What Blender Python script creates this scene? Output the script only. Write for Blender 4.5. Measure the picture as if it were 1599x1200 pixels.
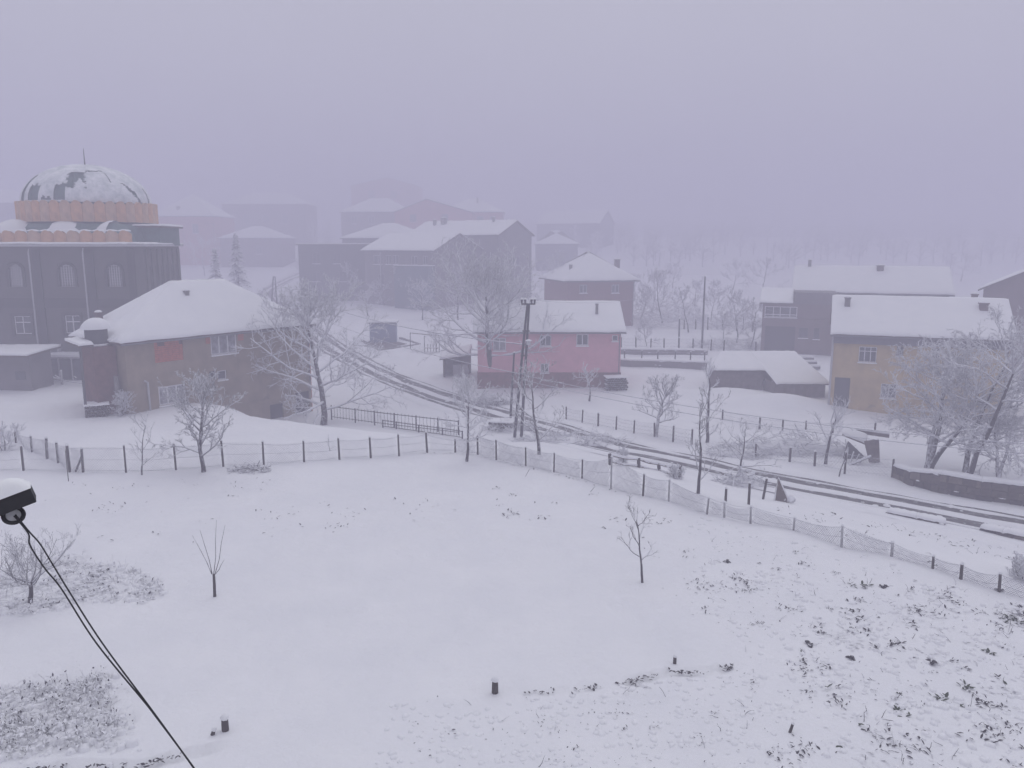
import bpy, math, random
import numpy as np
from mathutils import Vector
sc = bpy.context.scene
for o in list(bpy.data.objects): bpy.data.objects.remove(o)
COL = sc.collection
R = math.radians

# ------------------------------------------------------------------ camera, sky, sun, exposure
HC, PITCH, F = 11.5, R(10.0), 1231.0          # eye height above the garden, tilt, focal length in photo pixels
cam = bpy.data.cameras.new('camera'); camo = bpy.data.objects.new('camera', cam); COL.objects.link(camo)
camo.location = (0, 0, HC); camo.rotation_euler = (R(90) - PITCH, 0, 0)
cam.sensor_width = 36; cam.lens = 36 * F / 1599; cam.clip_start = .05; cam.clip_end = 3000
sc.camera = camo
SUN_EL, SUN_AZ = R(55), R(200)
W = bpy.data.worlds.new('World'); sc.world = W; W.use_nodes = True
nt = W.node_tree; nt.nodes.clear()
sky = nt.nodes.new('ShaderNodeTexSky'); sky.sky_type = 'NISHITA'; sky.sun_disc = False
sky.sun_elevation = SUN_EL; sky.sun_rotation = SUN_AZ; sky.dust_density = 6; sky.air_density = 1.0
hs = nt.nodes.new('ShaderNodeHueSaturation'); hs.inputs['Saturation'].default_value = .12
cloud = nt.nodes.new('ShaderNodeMixRGB'); cloud.inputs[0].default_value = .86
cloud.inputs[2].default_value = (7.4, 7.5, 8.2, 1)         # the flat lavender cloud sheet
bg = nt.nodes.new('ShaderNodeBackground'); bg.inputs['Strength'].default_value = .075
out = nt.nodes.new('ShaderNodeOutputWorld')
nt.links.new(sky.outputs[0], hs.inputs['Color']); nt.links.new(hs.outputs[0], cloud.inputs[1])
tc = nt.nodes.new('ShaderNodeTexCoord'); cn = nt.nodes.new('ShaderNodeTexNoise'); cn.inputs['Scale'].default_value = 1.6; cn.inputs['Detail'].default_value = 3
nt.links.new(tc.outputs['Generated'], cn.inputs['Vector']); cr = nt.nodes.new('ShaderNodeMapRange'); cr.inputs['To Min'].default_value = .86; cr.inputs['To Max'].default_value = 1.14
nt.links.new(cn.outputs['Fac'], cr.inputs['Value']); cm = nt.nodes.new('ShaderNodeMixRGB'); cm.blend_type = 'MULTIPLY'; cm.inputs[0].default_value = 1   # soft unevenness of the cloud sheet
nt.links.new(cloud.outputs[0], cm.inputs[1]); nt.links.new(cr.outputs[0], cm.inputs[2]); nt.links.new(cm.outputs[0], bg.inputs['Color']); nt.links.new(bg.outputs[0], out.inputs['Surface'])
sl = bpy.data.lights.new('sun', 'SUN'); so = bpy.data.objects.new('sun', sl); COL.objects.link(so)
sl.energy = 1.1; sl.angle = R(70); sl.color = (.985, 1, .97)
so.rotation_euler = (R(90) - SUN_EL, 0, R(180) - SUN_AZ + R(180)); so.location = (0, -20, 60)
vs = sc.view_settings; vs.view_transform = 'Standard'; vs.look = 'None'; vs.exposure = .20; vs.gamma = 1; vs.use_curve_mapping = False
cy = sc.cycles
cy.max_bounces = 6; cy.diffuse_bounces = 3; cy.glossy_bounces = 2; cy.transmission_bounces = 2; cy.volume_bounces = 2
cy.use_denoising = True; cy.use_adaptive_sampling = True; cy.adaptive_threshold = .015
HAZE_DENSITY = .0082; HAZE_COLOR = (.76, .738, .88)

# ------------------------------------------------------------------ helpers
rnd = random.Random(7)
nrs = np.random.RandomState(5)
def ray(u, v):
    a, b = (u - 799.5) / F, -(v - 600) / F
    c, s = math.cos(PITCH), math.sin(PITCH)
    return np.array([a, c + b * s, -s + b * c])
def atY(u, v, Y):
    d = ray(u, v); t = Y / d[1]
    return np.array([0, 0, HC]) + d * t
def sp(t, k): return k * np.logaddexp(0, t / k)
def sm(a, b, x):
    t = np.clip((x - a) / (b - a), 0, 1); return t * t * (3 - 2 * t)
def low(y):
    return -2.5 + .04 * sp(y - 75, 5) + .05 * sp(y - 225, 10) - .08 * sp(y - 350, 12)
PLAT = np.array([(-300, -60), (80, -60), (45, -12), (17.8, 26), (13.5, 30.6), (9.5, 34.6), (2.2, 41.6), (-2.5, 45.4), (-8, 47.6), (-14, 50.4),
                 (-18, 52.3), (-24, 57.5), (-26, 66), (-31, 76), (-36, 95), (-48, 125), (-300, 135)], float)
def sdist(X, Y):
    """distance outside the garden terrace (0 inside)"""
    d2 = np.full(X.shape, 1e18); ins = np.zeros(X.shape, bool)
    n = len(PLAT)
    for i in range(n):
        ax, ay = PLAT[i]; bx, by = PLAT[(i + 1) % n]
        ex, ey = bx - ax, by - ay
        t = np.clip(((X - ax) * ex + (Y - ay) * ey) / (ex * ex + ey * ey), 0, 1)
        d2 = np.minimum(d2, (X - ax - t * ex) ** 2 + (Y - ay - t * ey) ** 2)
        if ay != by:
            ins ^= ((ay > Y) != (by > Y)) & (X < ax + (Y - ay) * ex / ey)
    return np.where(ins, 0, np.sqrt(d2))
MOUNDS = []   # (x, y, rx, ry, h)
def zbase(X, Y):
    X = np.asarray(X, float); Y = np.asarray(Y, float)
    lo = low(Y); hi = .6 * np.logaddexp(0, lo / .6)
    hi = np.where(Y < 60, np.maximum(hi - .6 * np.log1p(np.exp(-2.5 / .6)), 0), hi)
    w = 4.5 + 7 * sm(-9, 3, X)
    d = sdist(X, Y)
    k = 1 - np.clip(d / w, 0, 1); k = k + .5 * (k * k * (3 - 2 * k) - k)
    z = lo + (hi - lo) * k
    for (mx, my, rx, ry, h) in MOUNDS:
        z = z + h * np.exp(-((X - mx) / rx) ** 2 - ((Y - my) / ry) ** 2)
    return z
def z1(x, y): return float(zbase(np.array([x]), np.array([y]))[0])
TT = np.geomspace(9, 580, 1600)
def G(u, v):
    """where the line of sight through photo pixel u, v meets the ground"""
    d = ray(u, v); t = TT / d[1]
    P = np.array([0, 0, HC])[None] + d[None] * t[:, None]
    below = P[:, 2] < zbase(P[:, 0], P[:, 1])
    i = int(np.argmax(below)) if below.any() else len(TT) - 1
    a, b = TT[max(i - 1, 0)], TT[i]
    for _ in range(12):
        m = .5 * (a + b); q = np.array([0, 0, HC]) + d * (m / d[1])
        if q[2] < z1(q[0], q[1]): b = m
        else: a = m
    q = np.array([0, 0, HC]) + d * (b / d[1]); q[2] = z1(q[0], q[1])
    return q
def px_size(P):  # metres per photo pixel at P
    return (P[1] * math.cos(PITCH) + (HC - P[2]) * math.sin(PITCH)) / F

def mesh_from(name, verts, faces, mats, mi=None, smooth=False):
    me = bpy.data.meshes.new(name); me.from_pydata([tuple(map(float, v)) for v in verts], [], faces)
    for m in (mats if isinstance(mats, (list, tuple)) else [mats]): me.materials.append(m)
    if mi: me.polygons.foreach_set('material_index', mi)
    if smooth: me.polygons.foreach_set('use_smooth', [True] * len(me.polygons))
    me.update(); return me
def mesh_np(name, V, Q, mats, smooth=False, mi=None):
    """quads only, from numpy arrays"""
    me = bpy.data.meshes.new(name); V = np.ascontiguousarray(V, np.float32); Q = np.ascontiguousarray(Q, np.int32)
    n = len(Q); k = Q.shape[1]
    me.vertices.add(len(V)); me.vertices.foreach_set('co', V.ravel())
    me.loops.add(n * k); me.loops.foreach_set('vertex_index', Q.ravel())
    me.polygons.add(n); me.polygons.foreach_set('loop_start', np.arange(0, n * k, k, dtype=np.int32))
    for m in (mats if isinstance(mats, (list, tuple)) else [mats]): me.materials.append(m)
    if mi is not None: me.polygons.foreach_set('material_index', np.asarray(mi, np.int32))
    if smooth: me.polygons.foreach_set('use_smooth', np.ones(n, bool))
    me.update(calc_edges=True); return me
def link(name, me, parent=None, loc=(0, 0, 0), rot=(0, 0, 0), scale=(1, 1, 1)):
    o = bpy.data.objects.new(name, me); COL.objects.link(o)
    if parent is not None: o.parent = parent
    o.location = tuple(map(float, loc)); o.rotation_euler = rot; o.scale = scale; return o
def tag(o, label=None, cat=None, group=None, kind=None):
    if label: o['label'] = label
    if cat: o['category'] = cat
    if group: o['group'] = group
    if kind: o['kind'] = kind
    return o
def thing(name, label, cat, loc, rz=0, group=None):
    return tag(link(name, None, None, loc, (0, 0, rz)), label, cat, group)
class MB:
    def __init__(s): s.v = []; s.f = []
    def add(s, v, f):
        b = len(s.v); s.v += [tuple(p) for p in v]; s.f += [tuple(i + b for i in q) for q in f]; return s
    def quad(s, a, b, c, d): return s.add([a, b, c, d], [(0, 1, 2, 3)])
    def box(s, x0, x1, y0, y1, z0, z1_):
        return s.add([(x0, y0, z0), (x1, y0, z0), (x1, y1, z0), (x0, y1, z0), (x0, y0, z1_), (x1, y0, z1_), (x1, y1, z1_), (x0, y1, z1_)],
                     [(3, 2, 1, 0), (4, 5, 6, 7), (0, 1, 5, 4), (1, 2, 6, 5), (2, 3, 7, 6), (3, 0, 4, 7)])
    def beam(s, a, b, w, h, up=(0, 0, 1)):
        a = np.array(a, float); b = np.array(b, float); t = b - a; t /= np.linalg.norm(t)
        u = np.cross(t, up); u /= max(np.linalg.norm(u), 1e-6); v = np.cross(u, t)
        pts = [p + u * i * w / 2 + v * j * h / 2 for p in (a, b) for i, j in ((-1, -1), (1, -1), (1, 1), (-1, 1))]
        return s.add(pts, [(0, 1, 2, 3), (7, 6, 5, 4), (0, 4, 5, 1), (1, 5, 6, 2), (2, 6, 7, 3), (3, 7, 4, 0)])
    def slab(s, pts, t):
        """polygon extruded straight down by t"""
        n = len(pts); lowp = [(p[0], p[1], p[2] - t) for p in pts]
        return s.add(list(pts) + lowp, [tuple(range(n)), tuple(range(2 * n - 1, n - 1, -1))] + [(i, i + n, (i + 1) % n + n, (i + 1) % n) for i in range(n)])
    def tube(s, pts, rad, n=6, cap=True):
        pts = [np.array(p, float) for p in pts]; base = len(s.v)
        rad = [rad] * len(pts) if not hasattr(rad, '__len__') else rad
        for i, p in enumerate(pts):
            t = pts[min(i + 1, len(pts) - 1)] - pts[max(i - 1, 0)]; t = t / max(np.linalg.norm(t), 1e-9)
            ref = np.array([0, 0, 1.]) if abs(t[2]) < .9 else np.array([1., 0, 0])
            u = np.cross(t, ref); u /= np.linalg.norm(u); v = np.cross(t, u)
            for k in range(n):
                a = 2 * math.pi * k / n; s.v.append(tuple(p + rad[i] * (math.cos(a) * u + math.sin(a) * v)))
        for i in range(len(pts) - 1):
            for k in range(n):
                a, b = base + i * n + k, base + i * n + (k + 1) % n
                s.f.append((a, b, b + n, a + n))
        if cap:
            s.f.append(tuple(base + k for k in range(n))[::-1]); s.f.append(tuple(base + (len(pts) - 1) * n + k for k in range(n)))
        return s
    def blob(s, c, rx, ry, rz, seed=0, amp=.15, nu=12, nv=7, half=True):
        r = random.Random(seed); ph = [r.uniform(0, 6.28) for _ in range(4)]; b = len(s.v)
        for j in range(nv + 1):
            e = (math.pi / 2) * j / nv if half else -math.pi / 2 + math.pi * j / nv
            for i in range(nu):
                a = 2 * math.pi * i / nu
                k = 1 + amp * (math.sin(2 * a + ph[0]) * .5 + math.sin(3 * a + ph[1] + 2 * e) * .5 + .5 * math.sin(5 * a + ph[2]))
                s.v.append((c[0] + rx * k * math.cos(a) * math.cos(e), c[1] + ry * k * math.sin(a) * math.cos(e), c[2] + rz * math.sin(e) * (1 + .3 * amp * math.sin(3 * a + ph[3]))))
        for j in range(nv):
            for i in range(nu):
                s.f.append((b + j * nu + i, b + j * nu + (i + 1) % nu, b + (j + 1) * nu + (i + 1) % nu, b + (j + 1) * nu + i))
        return s
    def mesh(s, name, mats, smooth=False): return mesh_from(name, s.v, s.f, mats, None, smooth)
    def build(s, name, mats, parent=None, smooth=False, **k): return link(name, s.mesh(name, mats, smooth), parent, **k)
class Tubes:
    """many tapered tubes, grouped and swept in numpy"""
    def __init__(s): s.g = {}
    def add(s, pts, rad, sides): s.g.setdefault((len(pts), sides), []).append((pts, rad))
    def mesh(s, name, mats, smooth=True):
        Vs, Qs, off = [], [], 0
        for (n, k), L in s.g.items():
            P = np.array([a for a, _ in L], float); r = np.array([b for _, b in L], float); m = len(L)
            T = np.gradient(P, axis=1); T /= np.maximum(np.linalg.norm(T, axis=2, keepdims=True), 1e-9)
            mean = T.mean(axis=1, keepdims=True)
            ref = np.where(np.abs(mean[..., 2:3]) < .8, np.array([0, 0, 1.]), np.array([1., 0, 0]))
            U = np.cross(T, np.broadcast_to(ref, T.shape)); U /= np.maximum(np.linalg.norm(U, axis=2, keepdims=True), 1e-9)
            Wv = np.cross(T, U); A = 2 * np.pi * np.arange(k) / k
            ring = P[:, :, None] + r[:, :, None, None] * (np.cos(A)[None, None, :, None] * U[:, :, None] + np.sin(A)[None, None, :, None] * Wv[:, :, None])
            Vs.append(ring.reshape(-1, 3))
            b = off + np.arange(m)[:, None, None] * n * k; i = np.arange(n - 1)[None, :, None] * k; j = np.arange(k)[None, None, :]; j2 = (j + 1) % k
            Qs.append(np.stack([b + i + j, b + i + j2, b + i + k + j2, b + i + k + j], -1).reshape(-1, 4)); off += m * n * k
        return mesh_np(name, np.concatenate(Vs), np.concatenate(Qs), mats, smooth)

# ------------------------------------------------------------------ materials
def nodes(name):
    m = bpy.data.materials.new(name); m.use_nodes = True; t = m.node_tree
    return m, t, t.nodes['Principled BSDF']
def noise(t, scale, detail=4, coord='Object', rough=.6):
    c = t.nodes.new('ShaderNodeTexCoord'); n = t.nodes.new('ShaderNodeTexNoise')
    n.inputs['Scale'].default_value = scale; n.inputs['Detail'].default_value = detail; n.inputs['Roughness'].default_value = rough
    t.links.new(c.outputs[coord], n.inputs['Vector']); return n
def ramp(t, src, stops):
    r = t.nodes.new('ShaderNodeValToRGB'); e = r.color_ramp.elements
    while len(e) < len(stops): e.new(.5)
    for k, (p, c) in zip(e, stops): k.position = p; k.color = (*c, 1) if len(c) == 3 else c
    t.links.new(src, r.inputs[0]); return r
def bump(t, p, src, strength, dist):
    b = t.nodes.new('ShaderNodeBump'); b.inputs['Strength'].default_value = strength; b.inputs['Distance'].default_value = dist
    t.links.new(src, b.inputs['Height']); t.links.new(b.outputs[0], p.inputs['Normal'])
def mat(name, col, var=.25, scale=3, rough=.85, bmp=0, bscale=30, dirt=None):
    m, t, p = nodes(name); n = noise(t, scale, 6)
    dk = tuple(c * (1 - var) for c in col); lt = tuple(min(1, c * (1 + var)) for c in col)
    r = ramp(t, n.outputs['Fac'], [(.32, dk), (.68, lt)])
    src = r.outputs[0]
    if dirt:
        n2 = noise(t, dirt[1], 8, rough=.7); k = ramp(t, n2.outputs['Fac'], [(dirt[2], (0, 0, 0)), (dirt[2] + .12, (1, 1, 1))])
        mx = t.nodes.new('ShaderNodeMixRGB'); mx.inputs[2].default_value = (*dirt[0], 1)
        t.links.new(k.outputs[0], mx.inputs[0]); t.links.new(src, mx.inputs[1]); src = mx.outputs[0]
    t.links.new(src, p.inputs['Base Color']); p.inputs['Roughness'].default_value = rough
    p.inputs['Specular IOR Level'].default_value = .3
    if bmp: bump(t, p, noise(t, bscale, 5).outputs['Fac'], bmp, .05)
    return m
SNOWC = (.80, .81, .83)
def snow_mat(name, bs, bd, sc1):
    m, t, p = nodes(name); n = noise(t, sc1, 8, rough=.65)
    r = ramp(t, n.outputs['Fac'], [(.3, (.765, .775, .80)), (.7, (.825, .83, .845))])
    t.links.new(r.outputs[0], p.inputs['Base Color']); p.inputs['Roughness'].default_value = .9; p.inputs['Specular IOR Level'].default_value = .15
    n2 = noise(t, bs, 9, rough=.62); bump(t, p, n2.outputs['Fac'], .55, bd); return m
def frosted(name, bark, lo, hi, rime=.0):
    """bark with snow lying where the surface faces up and rime all over"""
    m, t, p = nodes(name)
    g = t.nodes.new('ShaderNodeNewGeometry'); s = t.nodes.new('ShaderNodeSeparateXYZ'); t.links.new(g.outputs['Normal'], s.inputs[0])
    n = noise(t, 5, 4); a = t.nodes.new('ShaderNodeMath'); a.operation = 'MULTIPLY_ADD'
    t.links.new(n.outputs['Fac'], a.inputs[0]); a.inputs[1].default_value = 1.1; t.links.new(s.outputs['Z'], a.inputs[2])
    k = ramp(t, a.outputs[0], [(lo, (rime,) * 3), (hi, (1, 1, 1))])
    mx = t.nodes.new('ShaderNodeMixRGB'); mx.inputs[1].default_value = (*bark, 1); mx.inputs[2].default_value = (.78, .79, .82, 1)
    t.links.new(k.outputs[0], mx.inputs[0]); t.links.new(mx.outputs[0], p.inputs['Base Color']); p.inputs['Roughness'].default_value = .9
    p.inputs['Specular IOR Level'].default_value = .2
    return m
M = {}
M['snow'] = snow_mat('ground_snow', 2.2, .13, .35)
M['roofsnow'] = snow_mat('roof_snow', 3.0, .03, .8)
M['bark'] = frosted('bark_snow', (.045, .038, .04), .6, 1.05)
M['twig'] = frosted('twig_frost', (.06, .052, .06), .3, .85, .22)
M['rime'] = frosted('twig_rime', (.13, .12, .145), .1, .75, .40)
M['drytwig'] = frosted('twig_bare', (.05, .042, .045), .75, 1.25, .03)
M['post'] = frosted('post_wood', (.055, .046, .04), .95, 1.3)
M['postsnow'] = frosted('post_snow', (.10, .09, .09), .45, .8, .12)
M['wire'] = frosted('wire_frost', (.14, .135, .19), .6, 1.2, .22)
M['asphalt'] = mat('wet_slush_asphalt', (.085, .08, .08), .35, 1.5, .6, .5, 14, ((.42, .42, .44), 1.6, .53))
M['slush'] = snow_mat('road_snow', 4, .05, 1.2)
M['roof'] = mat('roof_edge', (.10, .075, .07), .3, 3)
M['rooftile'] = mat('roof_tile', (.17, .08, .06), .3, 3)
M['beige'] = mat('beige_plaster', (.26, .21, .155), .2, .9, .9, .3, 12, ((.165, .135, .105), .5, .6))
M['mosque'] = mat('grey_render', (.085, .082, .082), .14, .8, .9, .2, 10, ((.062, .06, .062), .35, .6))
M['mosqued'] = mat('dark_grey_render', (.05, .049, .054), .14, .8, .9)
M['orange'] = mat('orange_tile', (.54, .31, .165), .2, 2, .7)
M['orangel'] = mat('pale_orange_tile', (.50, .335, .215), .2, 2, .7)
M['green'] = mat('dome_lead_green', (.065, .12, .115), .25, 2, .6)
M['pink'] = mat('pink_paint', (.62, .31, .36), .12, .8, .85, .15, 12, ((.46, .25, .29), .6, .62))
M['pinkl'] = mat('faded_pink_paint', (.50, .33, .36), .12, .8, .85)
M['brickred'] = mat('red_brick', (.17, .07, .065), .3, 4, .9, .3, 25)
M['brickor'] = mat('hollow_brick', (.46, .12, .07), .25, 9, .9, .5, 40)
M['grey'] = mat('grey_plaster', (.15, .14, .145), .18, .7, .9)
M['greyd'] = mat('dark_plaster', (.08, .082, .09), .18, .7, .9)
M['bluegrey'] = mat('blue_green_plaster', (.085, .125, .15), .18, .7, .9)
M['rose'] = mat('rose_plaster', (.42, .15, .15), .18, .7, .9)
M['brown'] = mat('brown_plaster', (.15, .115, .115), .2, .7, .9)
M['yellow'] = mat('ochre_plaster', (.45, .345, .19), .16, .8, .9, .2, 12, ((.28, .225, .14), .5, .6))
M['fascia'] = mat('fascia_grey', (.15, .147, .17), .12, 2)
M['white'] = mat('white_frame', (.70, .70, .72), .06, 5, .5)
M['blue'] = mat('blue_metal', (.13, .18, .28), .12, 2, .6)
M['stone'] = mat('dark_stone', (.095, .08, .075), .35, 3, .95, .6, 14)
M['stone2'] = mat('brown_stone', (.15, .125, .11), .35, 3, .95, .6, 14); M['stone3'] = mat('black_stone', (.06, .053, .052), .35, 3, .95, .6, 14)
M['concrete'] = mat('old_concrete', (.22, .21, .21), .2, 2, .95, .3, 16)
M['wood'] = frosted('old_wood', (.13, .105, .09), .85, 1.3)
M['plank'] = mat('shed_plank', (.15, .125, .12), .35, 2.5, .9)
M['rust'] = mat('rusty_sheet', (.13, .06, .055), .35, 2, .8)
M['iron'] = frosted('railing_iron', (.03, .03, .036), 1.1, 1.5)
M['black'] = mat('black_plastic', (.012, .012, .014), .2, 20, .55)
M['cable'] = mat('cable_rubber', (.014, .014, .017), .2, 20, .6)
M['metal'] = mat('pale_metal', (.42, .42, .44), .1, 4, .5)
M['leafg'] = frosted('leaf_green', (.045, .06, .03), 1.0, 1.4, 0)
M['leafd'] = frosted('leaf_dark', (.042, .038, .042), 1.08, 1.5, 0)
M['leaff'] = frosted('leaf_frost', (.045, .042, .052), .85, 1.3, .04)
M['needle'] = frosted('needle_snow', (.05, .07, .07), .55, 1.0, .1)
dm_, dt_, dp_ = nodes('thin_dome_snow'); dn_ = noise(dt_, 1.1, 8, rough=.75)
dr_ = ramp(dt_, dn_.outputs['Fac'], [(.40, (.80, .81, .83)), (.72, (.36, .42, .43))]); dt_.links.new(dr_.outputs[0], dp_.inputs['Base Color']); dp_.inputs['Roughness'].default_value = .9
bump(dt_, dp_, noise(dt_, 4, 6).outputs['Fac'], .5, .05); M['domesnow'] = dm_
def glass(name, col, sc_=1.2):
    m, t, p = nodes(name); n = noise(t, sc_, 3)
    r = ramp(t, n.outputs['Fac'], [(.35, tuple(c * .6 for c in col)), (.65, tuple(min(1, c * 1.5) for c in col))])
    t.links.new(r.outputs[0], p.inputs['Base Color']); p.inputs['Roughness'].default_value = .12; return m
M['glass'] = glass('window_glass', (.05, .055, .07)); M['curtain'] = glass('curtained_glass', (.26, .26, .29), 2.5)
M['dark'] = mat('dark_interior', (.025, .025, .032), .2, 2)

# ------------------------------------------------------------------ ground and road
MOUNDS += [(23.4, 67.6, 4.0, 2.6, 1.2), (19.6, 72.3, 4.0, 1.8, .8), (-33, 48.5, 6, 3, .35), (-21, 55.0, 3.5, 1.6, .35)]
RPX = [(1760, 855), (1599, 826), (1374, 783), (1199, 752), (1060, 719), (972, 703), (860, 671), (752, 640), (700, 624), (600, 587), (545, 558), (505, 533), (452, 492), (415, 460), (442, 441), (478, 425), (505, 414)]
RC = [G(u, v)[:2] for u, v in RPX]
e = np.array(RC[0]) - np.array(RC[1]); e /= np.linalg.norm(e)
RC = [np.array(RC[0]) + e * d for d in (45, 25, 10)] + RC
def catmull(P, step=.6):
    P = [np.array(p, float) for p in P]; P = [2 * P[0] - P[1]] + P + [2 * P[-1] - P[-2]]; o = []
    for i in range(1, len(P) - 2):
        n = max(3, int(np.linalg.norm(P[i + 1] - P[i]) / step))
        for k in range(n):
            t = k / n
            o.append(.5 * (2 * P[i] + (P[i + 1] - P[i - 1]) * t + (2 * P[i - 1] - 5 * P[i] + 4 * P[i + 1] - P[i + 2]) * t * t + (-P[i - 1] + 3 * P[i] - 3 * P[i + 1] + P[i + 2]) * t ** 3))
    return np.array(o + [P[-2]])
ROAD = catmull(RC)
for _ in range(12): ROAD[1:-1] = .25 * ROAD[:-2] + .5 * ROAD[1:-1] + .25 * ROAD[2:]
RT = np.gradient(ROAD, axis=0); RT /= np.linalg.norm(RT, axis=1, keepdims=True)
RN = np.stack([-RT[:, 1], RT[:, 0]], 1)
def rdist(X, Y):
    d = np.full(X.shape, 1e9); S = ROAD[::5]
    for p in S: d = np.minimum(d, (X - p[0]) ** 2 + (Y - p[1]) ** 2)
    return np.sqrt(d)
WV = [(nrs.uniform(0, 6.28), nrs.uniform(0, 6.28), s) for s in (.35, .55, .9, 1.4, 2.1, 3.0, 4.3, 5.5)]
def relief(X, Y, dr):
    z = np.zeros(X.shape)
    for i, (a, p, k) in enumerate(WV):
        z += .020 / (k ** .75) * np.sin(k * (X * math.cos(a * 1.7 + i) + Y * math.sin(a * 1.7 + i)) + p + 1.3 * np.sin(.37 * k * (Y - X) + a))
    return z * sm(2.0, 4.5, dr) * (1 - .0 * X)
rows = np.concatenate([np.linspace(-34, 8, 15), 8 * (610 / 8) ** np.linspace(0, 1, 470)[1:]])
cols = np.sinh(np.linspace(-1.35, 1.35, 420)) / math.sinh(1.35)
GY = np.repeat(rows[:, None], len(cols), 1); GX = cols[None] * (np.maximum(rows, 20) * 1.0 + 16)[:, None]
dr = rdist(GX, GY); GZ = zbase(GX, GY) + relief(GX, GY, dr)
# furrow edges and the small bank across the near garden
def groove(pxs, width, depth):
    P = catmull([G(u, v)[:2] for u, v in pxs], .25); d = np.full(GX.shape, 1e9)
    msk = (GY < P[:, 1].max() + 2) & (GY > P[:, 1].min() - 2)
    x, y = GX[msk], GY[msk]; dd = np.full(x.shape, 1e9); side = np.zeros(x.shape)
    for i in range(len(P) - 1):
        e = P[i + 1] - P[i]; q = (x - P[i][0]) ** 2 + (y - P[i][1]) ** 2; b = q < dd
        dd[b] = q[b]; side[b] = np.sign(e[0] * (y[b] - P[i][1]) - e[1] * (x[b] - P[i][0]))
    dd = np.sqrt(dd); GZ[msk] += np.where(side < 0, -depth * np.exp(-(dd / width) ** 2), depth * .35 * np.exp(-(dd / width) ** 2))
groove([(988, 1066), (1040, 1052), (1090, 1050), (1140, 1042)], .3, .12)
groove([(820, 1080), (880, 1076), (945, 1072)], .22, .07)
groove([(40, 1196), (130, 1190), (210, 1190), (285, 1174), (345, 1163)], .35, .15)
def tracks(pxs, seed, n=1):
    P = catmull([G(u, v)[:2] for u, v in pxs], .42); r_ = np.random.RandomState(seed)
    for i, p in enumerate(P):
        q = p + r_.normal(size=2) * .05 + np.array([.1 if i % 2 else -.1, 0]); m_ = (np.abs(GX - q[0]) < 1) & (np.abs(GY - q[1]) < 1)
        GZ[m_] -= .06 * np.exp(-((GX[m_] - q[0]) ** 2 + (GY[m_] - q[1]) ** 2) / .016)
tracks([(930, 935), (985, 965), (1040, 1003), (1075, 1040)], 1); tracks([(425, 990), (300, 940), (190, 890)], 2); tracks([(560, 800), (700, 830), (860, 850), (960, 930)], 3)
nr, nc = GX.shape
idx = np.arange(nr * nc).reshape(nr, nc)
Q = np.stack([idx[:-1, :-1], idx[:-1, 1:], idx[1:, 1:], idx[1:, :-1]], -1).reshape(-1, 4)
go = link('snowy_ground', mesh_np('snowy_ground', np.stack([GX, GY, GZ], -1).reshape(-1, 3), Q, M['snow'], True)); tag(go, kind='structure')
def gz(x, y):
    x = np.atleast_1d(np.asarray(x, float)); y = np.atleast_1d(np.asarray(y, float)); return zbase(x, y) + relief(x, y, rdist(x, y))
def strip(name, offs, lift, m, parent=None, edge=0, seed=0, dome=0):
    r = np.random.RandomState(seed); n = len(ROAD)
    def wob():
        a = r.normal(size=n); k = np.exp(-np.linspace(-2, 2, 9) ** 2); k2 = np.exp(-np.linspace(-2, 2, 31) ** 2)
        return np.convolve(a, k / k.sum(), 'same') * 1.6 + np.convolve(r.normal(size=n), k2 / k2.sum(), 'same') * 1.8
    wa, wb = wob() * edge, wob() * edge; V = []
    us = np.linspace(0, 1, 7)
    for u in us:
        off = (offs[0] + wa) * (1 - u) + (offs[1] + wb) * u
        x = ROAD[:, 0] + RN[:, 0] * off; y = ROAD[:, 1] + RN[:, 1] * off
        z = zbase(x, y) + lift + (dome * math.sqrt(max(0, 1 - (2 * u - 1) ** 2)) if dome else 0) - (.06 if dome and u in (0, 1) else 0)
        V.append(np.stack([x, y, z], 1))
    V = np.stack(V, 1); ii = np.arange(n * 7).reshape(n, 7)
    q = np.stack([ii[:-1, :-1], ii[1:, :-1], ii[1:, 1:], ii[:-1, 1:]], -1).reshape(-1, 4)[:, ::-1]
    return link(name, mesh_np(name, V.reshape(-1, 3), q, m, True), parent)
rd = tag(strip('road', (-2.3, 2.3), .035, M['asphalt']), kind='structure')
tag(strip('roadside_snow', (-3.2, -1.75), .05, M['slush'], None, .13, 1, .08), kind='structure')
tag(strip('rut_snow', (-1.55, -1.18), .045, M['slush'], None, .13, 4, .05), kind='structure')
tag(strip('rut_snow', (1.2, 1.55), .045, M['slush'], None, .13, 5, .05), kind='structure')
tag(strip('snow_between_tracks', (-.47, .47), .05, M['slush'], None, .13, 2, .05), kind='structure')
tag(strip('roadside_snow', (1.72, 3.2), .05, M['slush'], None, .13, 3, .08), kind='structure')

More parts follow.
